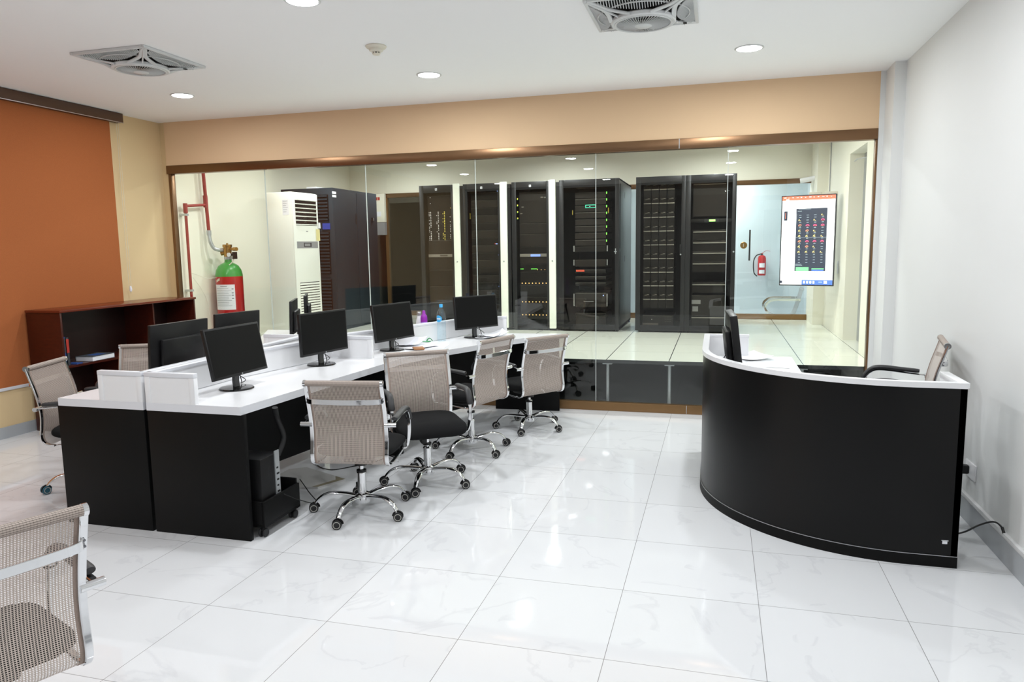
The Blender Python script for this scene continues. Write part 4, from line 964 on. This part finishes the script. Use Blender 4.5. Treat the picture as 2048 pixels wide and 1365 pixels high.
# the pair at the right
for i, (x0, x1, lb) in enumerate(((-1.005, -.395, 'black server rack with nine rows of battery modules, right of the wide rack'), (-.393, .205, 'rightmost black server rack with a small green display'))):
    t, L = rack_base(x0, x1, YR, YR + 1.0, lb)
    xa, xb = (x0 + .085, x1 - .135) if i == 0 else (x0 + .085, x1 - .105)
    y = YR + .09
    if i == 0:
        for r in range(9):
            z = 2.285 - r * .1725
            for k in range(4):
                u0 = xa + k * (xb - xa) / 4 + .004; u1 = xa + (k + 1) * (xb - xa) / 4 - .004
                b = L('rack_unit2'); b.box(u0, y, z - .11, u1, y + .5, z + .055); b.m('rack_line').box(u0, y - .008, z - .004, u1, y, z + .007, bev=.001)
                b.m('rack_dim').box(u0 + .02, y - .003, z + .052 - .004, u0 + .05, y - .001, z + .060).box(u1 - .045, y - .003, z + .055, u1 - .012, y - .001, z + .066)
                b.m('rack_line').box(u1 - .038, y - .004, z + .058, u1 - .015, y - .002, z + .064); b.build('battery_module', t)
        b = unit(L, t, xa, xb, .55, .70, y, 'rack_unit2'); b.m('rack_dim').box(xa, y - .004, .575, xa + .2, y - .001, .60)
        b.m('led_w').box(xa + .115, y - .004, .645, xa + .121, y - .001, .652)
        for k in range(9): b.m('rack_dim').box(xa + .28 + .03 * (k % 3), y - .003, .62 + .03 * (k // 3), xa + .30 + .03 * (k % 3), y - .001, .624 + .03 * (k // 3))
        b.build('control_unit', t)
        b = L('plastic'); b.box(x1 - .065, YR - .016, 1.46, x1 - .045, YR, 1.60, bev=.003).m('silver').lathe([(.001, -.004), (.009, -.004), (.009, 0), (.001, 0)], (x1 - .052, YR - .017, 1.475), axis='Y', n=12); b.build('door_handle', t)
    else:
        unit(L, t, xa, xb, 1.94, 2.335, y, 'rack_unit').build('blank_panel', t)
        b = L('rack_line').box(xa, y - .006, 2.325, xb - .02, y, 2.333).build('top_rail', t)
        b = L('plastic').box(x0 + .06, YR + .016, 1.862, x1 - .05, YR + .04, 1.905, bev=.003); b.m('dark').box(xa + .14, YR + .005, 1.862, xa + .31, YR + .02, 1.905, bev=.002); b.m('lcd').box(xa + .195, YR + .001, 1.872, xa + .27, YR + .006, 1.896); b.build('display_panel', t)
        for z in (1.745, 1.61, 1.48, 1.35, 1.09): 
            b = unit(L, t, xa, xb, z - .10, z + .03, y, 'rack_unit2'); b.m('rack_line').box(xa + .005, y - .012, z - .004, xb - .005, y, z + .010, bev=.001); b.m('rack_dim').box(xb - .06, y - .003, z + .038 - .018, xb - .02, y - .001, z + .028); b.build('power_module', t)
        b = unit(L, t, xa, xb, .70, .96, y, 'rack_in'); b.m('grey').box(xa, y - .003, .85, xa + .11, y - .001, .90).box(xa + .01, y - .003, .755, xa + .08, y - .001, .82); b.m('rack_dim').box(xa, y - .003, .985 - .03, xa + .1, y - .001, .96); b.build('switch_unit', t)
        b = unit(L, t, xa, xb, .57, .68, y, 'rack_unit2'); b.m('rack_line').box(xa, y - .010, .672, xb - .01, y, .684); b.build('power_module', t)
        L('silver').lathe([(.001, -.004), (.010, -.004), (.010, 0), (.001, 0)], (x1 - .022, YR - .001, 1.50), axis='Y', n=12).build('lock', t)

# charcoal cabinet with louvers
x0, x1, y0, y1, zt = -5.75, -4.965, 8.93, 10.26, 2.42
t = empty('cooling_cabinet', ((x0 + x1) / 2, (y0 + y1) / 2, ZR)); tag(t, 'large charcoal steel cabinet with a louvered front behind the air conditioner', 'cabinet'); t_l = t.location
rel(new('cab')).box(x0, y0 + .01, ZR, x1 - .006, y1, zt, bev=.003).build('cabinet_body', t)
for z0, z1 in ((1.98, 2.33), (1.27, 1.84), (.56, 1.20)):
    b = rel(new('cab_d')).box(x0 + .05, y0 - .004, z0, x1 - .07, y0 + .012, z1)
    b.m('cab'); k = z0 + .012
    while k < z1 - .01:
        b.box(x0 + .06, y0 - .016, k, x1 - .08, y0 - .003, k + .022); k += .044
    b.build('louver_panel', t)
b = rel(new('cab')).box(x1 - .008, y0 + .02, ZR + .05, x1, 9.60, zt - .03, bev=.002).box(x1 - .008, 9.61, ZR + .05, x1, y1 - .02, zt - .03, bev=.002); b.build('side_door', t)
b = rel(new('dark')); b.box(x1, 9.56, 1.95, x1 + .004, 9.58, 2.10).box(x1, 10.05, 2.02, x1 + .02, 10.08, 2.06); b.m('silver').box(x1, 10.10, 2.02, x1 + .012, 10.12, 2.06); b.build('latch', t)
b = rel(new('paper')).box(x1 - .003, y0 + .0, 2.34, x1 + .001, y0 + .10, 2.37).box(x1 - .003, y0 + .0, 2.295, x1 + .001, y0 + .10, 2.325); b.m('blue_lbl').box(x1 - .16, y0 - .016, 1.87, x1 - .05, y0 - .004, 1.95); b.build('sticker', t)
o = rel(new('paper')).box(-5.45, 9.1, zt, -5.30, 9.4, zt + .035).build('carton'); o.location = t_l; tag(o, 'flat white carton lying on top of the charcoal cabinet', 'box')

# floor standing air conditioner
t = empty('air_conditioner', (-4.82, 7.70, ZR), R(-5)); tag(t, 'tall ivory floor standing air conditioner behind the glass', 'air conditioner')
# local: front faces +x , near corner at origin, body toward -x and +y
def A(mt): return new(mt)
A('acw').box(-.37, 0, 0.0, -.004, .50, 1.79, bev=.012).build('housing', t)
b = A('acw'); b.box(-.010, 0.004, .04, .012, .496, 1.78, bev=.008); b.build('front_panel', t)
b = A('dark').box(.0115, .05, 1.40, .0135, .46, 1.70)
b.m('acw')
for k in range(7): b.box(.0135, .045, 1.405 + k * .048, .026, .465, 1.417 + k * .048, bev=.003)
b.m('rack_dim')
for k in range(5): b.sweep(smooth_path([(.014, .20, 1.43 + k * .052), (.016, .23, 1.445 + k * .052), (.014, .25, 1.43 + k * .052)], 3), .006, n=6)
b.build('air_outlet', t)
b = A('grey').box(.012, .05, 1.13, .015, .46, 1.21); b.m('ink').box(.015, .18, 1.145, .0165, .33, 1.195); b.m('grey').box(.0165, .195, 1.155, .0175, .30, 1.185); b.build('control_panel', t)
b = A('grey').box(.012, .24, 1.325, .0135, .275, 1.335); b.build('maker_badge', t)
b = A('dark')
for k in range(20):
    b.m('acw').box(.010, .07, .10 + k * .031, .020, .455, .122 + k * .031, bev=.003); b.m('dark').box(.010, .07, .122 + k * .031, .0135, .455, .131 + k * .031)
b.build('intake_grille', t)
b = A('paper'); b.box(-.13, -.0015, 1.52, -.04, 0.0, 1.70); b.m('print_')
for k in range(6): b.box(-.12, -.0025, 1.68 - k * .025, -.055 - (k % 3) * .01, -.001, 1.684 - k * .025)
b.build('side_sticker', t)
b = A('note'); b.box(.02, .43, 1.22, .0225, .50, 1.36); b.m('paper').box(.02, .475, 1.37, .03, .51, 1.44); b.build('tag_note', t)

# pale electrical panel
t = empty('electrical_panel', (-5.52, 11.22, 2.16)); tag(t, 'narrow cream electrical panel with a small red mark beside the charcoal cabinet', 'electrical panel')
new('wall_cream').box(-.23, 0, -.12, .22, .075, .34, bev=.004).build('panel_box', t)
b = new('grey').box(-.23, .0, -.33, .22, .075, -.125); b.build('trunking', t)
b = new('paper').box(.08, -.006, -.03, .16, .0, .05); b.m('redc').box(.07, -.003, .235, .105, 0, .285).box(.112, -.003, .235, .145, 0, .285); b.m('brass').box(.035, -.012, -.02, .05, 0, -.005); b.build('panel_label', t)

# gas cylinder with valve, pipes
t = empty('gas_cylinder', (-5.775, 7.76, ZR)); tag(t, 'red fire suppression gas cylinder with a green shoulder and brass valve', 'gas cylinder')
new('red').lathe([(.001, 0), (.15, 0), (.162, .02), (.163, .83), (.163, .84)], n=48).build('cylinder_body', t)
new('green').lathe([(.163, .84), (.162, .86), (.150, .92), (.118, .975), (.075, 1.005), (.045, 1.02), (.040, 1.06), (.036, 1.06)], n=48).build('cylinder_shoulder', t)
b = new('silver').lathe([(.001, 1.055), (.046, 1.055), (.046, 1.09), (.001, 1.09)], n=24)
b.m('brass').cyl((0, 0, 1.08), (0, 0, 1.21), .045, .050).lathe([(.001, 1.21), (.055, 1.21), (.058, 1.22), (.056, 1.245), (.001, 1.245)], n=16).cyl((0, 0, 1.245), (0, 0, 1.262), .012)
b.cyl((0, 0, 1.185), (.17 * .9, -.17 * .3, 1.185), .016).cyl((.12 * .95, -.12 * .3, 1.185), (.18 * .95, -.18 * .3, 1.185), .024)
b.cyl((0, 0, 1.15), (-.075, -.03, 1.13), .026).cyl((0, 0, 1.18), (-.09, .0, 1.17), .030)
b = b.build('valve', t)
g = new('plastic'); g.box(.105, -.06, 1.06, .15, -.015, 1.15, bev=.004); g.cyl((.045, -.04, 1.11), (.12, -.04, 1.12), .015)
g.m('paper').cyl((.06, -.07, 1.115), (.062, -.055, 1.115), .026); g.build('pressure_gauge', b)
h = new('beige'); h.sweep(smooth_path([(.12, -.04, 1.07), (.10, -.06, 1.02), (.07, -.08, .985)], 4), .012, n=8); h.build('valve_hose', b)
lb = new('paper')
def fn(u, v): a = R(-128 + 95 * u); return (.1645 * math.cos(a), .1645 * math.sin(a), .42 + .32 * v - .02 * u * 0)
lb.grid(fn, 18, 1)
lb.m('print_')
for k in range(11):
    def fl(u, v, k=k): a = R(-120 + (60 if k % 3 else 72) * u); return (.1652 * math.cos(a), .1652 * math.sin(a), .47 + k * .022 + .004 * v)
    lb.grid(fl, 12, 1)
lb.m('ink')
for z in (.56, .60, .63, .68):
    def fl(u, v, z=z): a = R(-47 + 8 * u); return (.1655 * math.cos(a), .1655 * math.sin(a), z + .008 * v)
    lb.grid(fl, 4, 1)
def fl(u, v): a = R(-95 + 30 * u); return (.1655 * math.cos(a), .1655 * math.sin(a), .715 + .006 * v)
lb.grid(fl, 6, 1)
lb.m('beige')
def fl(u, v): a = R(-118 + 22 * u); return (.1655 * math.cos(a), .1655 * math.sin(a), .765 + .03 * v + .03 * u)
lb.grid(fl, 5, 1)
lb.build('cylinder_label', t, fix=False); t.scale = (.98, .98, .955)
t = empty('fire_pipe', (-5.92, 7.5, 2.4)); tag(t, 'red painted fire pipe branching on the cream wall above the gas cylinder', 'pipe'); t_l = t.location
b = rel(new('pipe')); px = -5.90
b.cyl((px, 7.55, 2.9), (px, 7.60, 1.83), .020); b.cyl((px, 7.575, 2.26), (px, 7.575, 2.12), .027)
b.cyl((px, 7.57, 2.15), (px, 7.22, 2.12), .016); b.cyl((px, 7.22, 2.15), (px, 7.22, 2.04), .024); b.cyl((px, 7.22, 2.12), (px, 7.22, .55), .016); b.build('red_pipe', t)
b = rel(new('silver')); b.cyl((px, 7.60, 1.85), (px, 7.60, 1.79), .028)
b.sweep(smooth_path([(px, 7.60, 1.80), (px + .01, 7.60, 1.72), (px + .03, 7.63, 1.64), (px + .06, 7.68, 1.615), (-5.82, 7.74, 1.612)], 6), .044, n=14); b.build('flexible_elbow', t)
b = rel(new('silver'))
for z in (2.02, 1.15): b.box(XL + .002, 7.195, z - .012, px + .02, 7.245, z + .012)
b.build('pipe_clip', t)
b = new('beige'); b.sweep(smooth_path([(-5.93, 7.25, 1.36), (-5.92, 7.35, 1.33), (-5.88, 7.5, 1.28), (-5.84, 7.66, 1.285)], 6), .007, n=6)
b.sweep(smooth_path([(-5.93, 7.3, 1.30), (-5.94, 7.45, 1.15), (-5.94, 7.55, .95), (-5.94, 7.58, .55)], 6), .005, n=6)
o = b.build('signal_wire'); tag(o, 'thin pale wire drooping from the red pipe to the gas cylinder', 'wire')

# wall screen
t = empty('wall_display', (1.02, 9.42, 1.62), R(-17)); tag(t, 'upright lit screen showing a dashboard of dials, beside the server room doorway', 'screen')
W_, H_ = .615, 1.075
b = new('plastic').box(-W_/2, 0, -H_/2, W_/2, .045, H_/2, bev=.004).box(-.2, .045, -.35, .2, .075, .35, bev=.01); b.build('display_housing', t)
s = new('tv_w'); s.box(-W_/2 + .012, -.0015, -H_/2 + .014, W_/2 - .012, 0.0, H_/2 - .012)
def R4(mt, x0, z0, x1, z1, lay=1):  # fractions of the screen from its left / top
    sx, sz = W_ - .024, H_ - .026; X0, Z1 = -W_/2 + .012, H_/2 - .012
    s.m(mt).box(X0 + x0 * sx, -.0015 - .0006 * lay, Z1 - z1 * sz, X0 + x1 * sx, -.0014, Z1 - z0 * sz)
R4('tv_r', 0, 0, 1, .045)
for k in range(12): R4('tv_w', .03 + .08 * k, .010 + .004 * (k % 2), .055 + .08 * k + .02 * (k % 3 == 0), .018, 2)
R4('tv_w', .07, .03, .13, .05, 2)
R4('tv_n', .275, .140, .86, .845)
R4('tv_n', .04, .165, .105, .27); R4('tv_o', .065, .18, .072, .25, 2)
R4('tv_b', .42, .945, 1, 1.0); R4('tv_n', 0, .955, .04, .985); 
for k in range(4): R4('tv_w', .45 + .06 * k, .958, .485 + .06 * k, .985, 2)
R4('tv_w', .84, .955, .90, .972, 2); R4('tv_w', .84, .977, .90, .985, 2); R4('tv_t', .74, .965, .81, .972, 2)
R4('tv_g', .30, .80, .545, .843, 2); R4('tv_g', .60, .815, .83, .825, 2); R4('tv_b', .60, .830, .83, .842, 2)
R4('tv_t', .30, .165, .38, .17, 2); R4('tv_t', .32, .145, .55, .148, 2); R4('tv_t', .29, .764, .40, .768, 2); R4('tv_t', .29, .776, .42, .78, 2)
rows = ['...s', 's.sp', 'oppp', 'yos.', 'yyys', 'oppp', 'yos.', 'yyys']
ys = [.215, .27, .33, .39, .45, .51, .57, .63]
sx, sz = W_ - .024, H_ - .026; X0, Z1 = -W_/2 + .012, H_/2 - .012
for r, row in enumerate(rows):
    for c, chh in enumerate(row):
        fx, fz = .355 + .142 * c, ys[r]; cx_ = X0 + fx * sx; cz_ = Z1 - fz * sz
        R4('tv_t', fx - .02, fz + .022, fx + .02, fz + .027, 2)
        if chh == '.': R4('tv_t', fx - .025, fz - .003, fx + .02, fz + .001, 2); continue
        end = {'p': 0, 'o': 30, 'y': 75, 's': 120}[chh]; s.m({'p': 'tv_p', 'o': 'tv_o', 'y': 'tv_y', 's': 'tv_y'}[chh])
        angs = [180 - (180 - end) * k / 10 for k in range(11)]
        for a0, a1 in zip(angs, angs[1:]):
            P = [(rr * math.cos(R(a)), rr * math.sin(R(a))) for rr, a in ((.021, a0), (.021, a1), (.012, a1), (.012, a0))]
            vs = [s.V((cx_ + px_, -.0030, cz_ - .006 + pz_)) for px_, pz_ in P]; fc = s.bm.faces.new(vs); s._fin([fc])
        R4('tv_r' if chh == 'p' else 'tv_y', fx - .012, fz + .004, fx + .012, fz + .009, 2)
for r in range(3):
    for c in range(4): R4('tv_t', .335 + .142 * c, .685 + .03 * r, .375 + .142 * c, .689 + .03 * r, 2)
for k in range(10): R4('tv_t', .283, .20 + .012 * k, .288, .204 + .012 * k, 2)
R4('tv_t', .275, .464, .86, .466, 2)
s.build('lit_screen', t, fix=False)
b = new('silver'); b.box(-.10, .075, -.12, .10, .10, .12).box(-.03, .10, -.03, .03, .30, .03); b.build('wall_bracket', t)
b = new('beige').box(-.02, .10, H_/2 - .02, .12, .16, H_/2 + .035, bev=.003).box(.16, .06, H_/2 - .02, .30, .12, H_/2 + .03, bev=.003); b.build('splitter_box', t)
t = empty('security_camera', (1.16, 10.95, 2.44), R(-20)); tag(t, 'white security camera on the pillar above the lit screen', 'camera')
new('white_lam').cyl((-.09, -.02, .0), (.10, .02, .03), .034).build('camera_body', t)
b = new('white_lam'); b.sweep([(.09, .02, .03), (.15, .02, .06), (.22, .02, .06)], .03, n=10); b.m('beige').box(.10, -.02, -.28, .16, .03, -.02, bev=.004); b.build('camera_mount', t)
o = new('paper').box(-.008, -.035, -.075, .0, .035, .075, bev=.004).build('light_switch', None, (1.385, 9.5, 1.30)); tag(o, 'white switch plate on the cream wall just right of the lit screen', 'switch')
o = new('grey').sweep([(1.375, 10.4, 3.0), (1.375, 10.4, 2.2)], .012, n=6).build('wall_conduit'); tag(o, 'thin grey conduit running down the cream wall above the screen', 'conduit')

# corridor things
t = empty('fire_extinguisher', (0.69, 12.62, 1.08)); tag(t, 'red fire extinguisher on the pale blue wall behind the glass door', 'fire extinguisher')
new('red').lathe([(.001, 0), (.06, 0), (.064, .01), (.064, .28), (.05, .315), (.02, .33), (.001, .33)], n=28).build('tank', t)
b = new('chrome_d').cyl((0, 0, .32), (0, 0, .36), .018); b.m('redc').box(-.01, -.04, .35, .01, .06, .36).sweep([(0, 0, .36), (.06, -.02, .40), (.12, -.03, .39)], .010, .006, rect=True); b.build('valve_handle', t)
b = new('cable'); b.sweep(smooth_path([(-.01, -.02, .35), (-.09, -.03, .32), (-.13, -.04, .22), (-.12, -.05, .05), (-.07, -.06, -.01)], 6), .018, n=8); b.build('hose', t)
b = new('paper')
for z0, z1 in ((.03, .09), (.13, .20)):
    def fl(u, v, z0=z0, z1=z1): a = R(-130 + 80 * u); return (.065 * math.cos(a), .065 * math.sin(a), z0 + (z1 - z0) * v)
    b.grid(fl, 8, 1)
b.build('tank_label', t, fix=False)
t = empty('waiting_bench', (1.02, 12.1, 0)); tag(t, 'chrome slatted waiting bench seat behind the glass beneath the lit screen', 'bench')
b = new('silver')
for k in range(9):
    u = -.22 + k * .055
    b.sweep(smooth_path([(-.26, u, .40), (-.20, u, .43), (.0, u, .41), (.10, u, .43), (.16, u, .55), (.24, u, .82)], 4), .03, .008, rect=True, up=(0, 0, 1))
for x, z in ((-.2, .415), (.06, .405), (.19, .64), (.235, .80)): b.box(x - .012, -.25, z - .012, x + .012, .25, z)
b.build('slatted_seat', t)
for u in (-.27, .27):
    b = new('chrome'); b.sweep(smooth_path([(.20, u, .66), (.0, u, .66), (-.20, u, .655), (-.29, u, .60), (-.30, u, .53), (-.22, u, .45), (-.10, u, .40), (.05, u, .40)], 6), .035, .014, rect=True, up=(0, 1, .1)); b.build('armrest', t)
b = new('chrome').box(-.06, -.45, .33, .0, .45, .39, bev=.004)
b.sweep([(-.28, 0, .02), (-.10, 0, .08), (.10, 0, .08), (.25, 0, .02)], .05, .03, rect=True).box(-.05, -.03, .08, .0, .03, .34).cyl((-.28, 0, 0), (-.28, 0, .02), .02).cyl((.25, 0, 0), (.25, 0, .02), .02); b.build('base_beam', t); t.scale = (1, 1, 1.12)

# ------------------------------------------------------------------ tidy: remove the copy sources
def kill(o):
    for c in list(o.children): kill(c)
    bpy.data.objects.remove(o, do_unlink=True)
kill(mon_src); kill(chair_src)
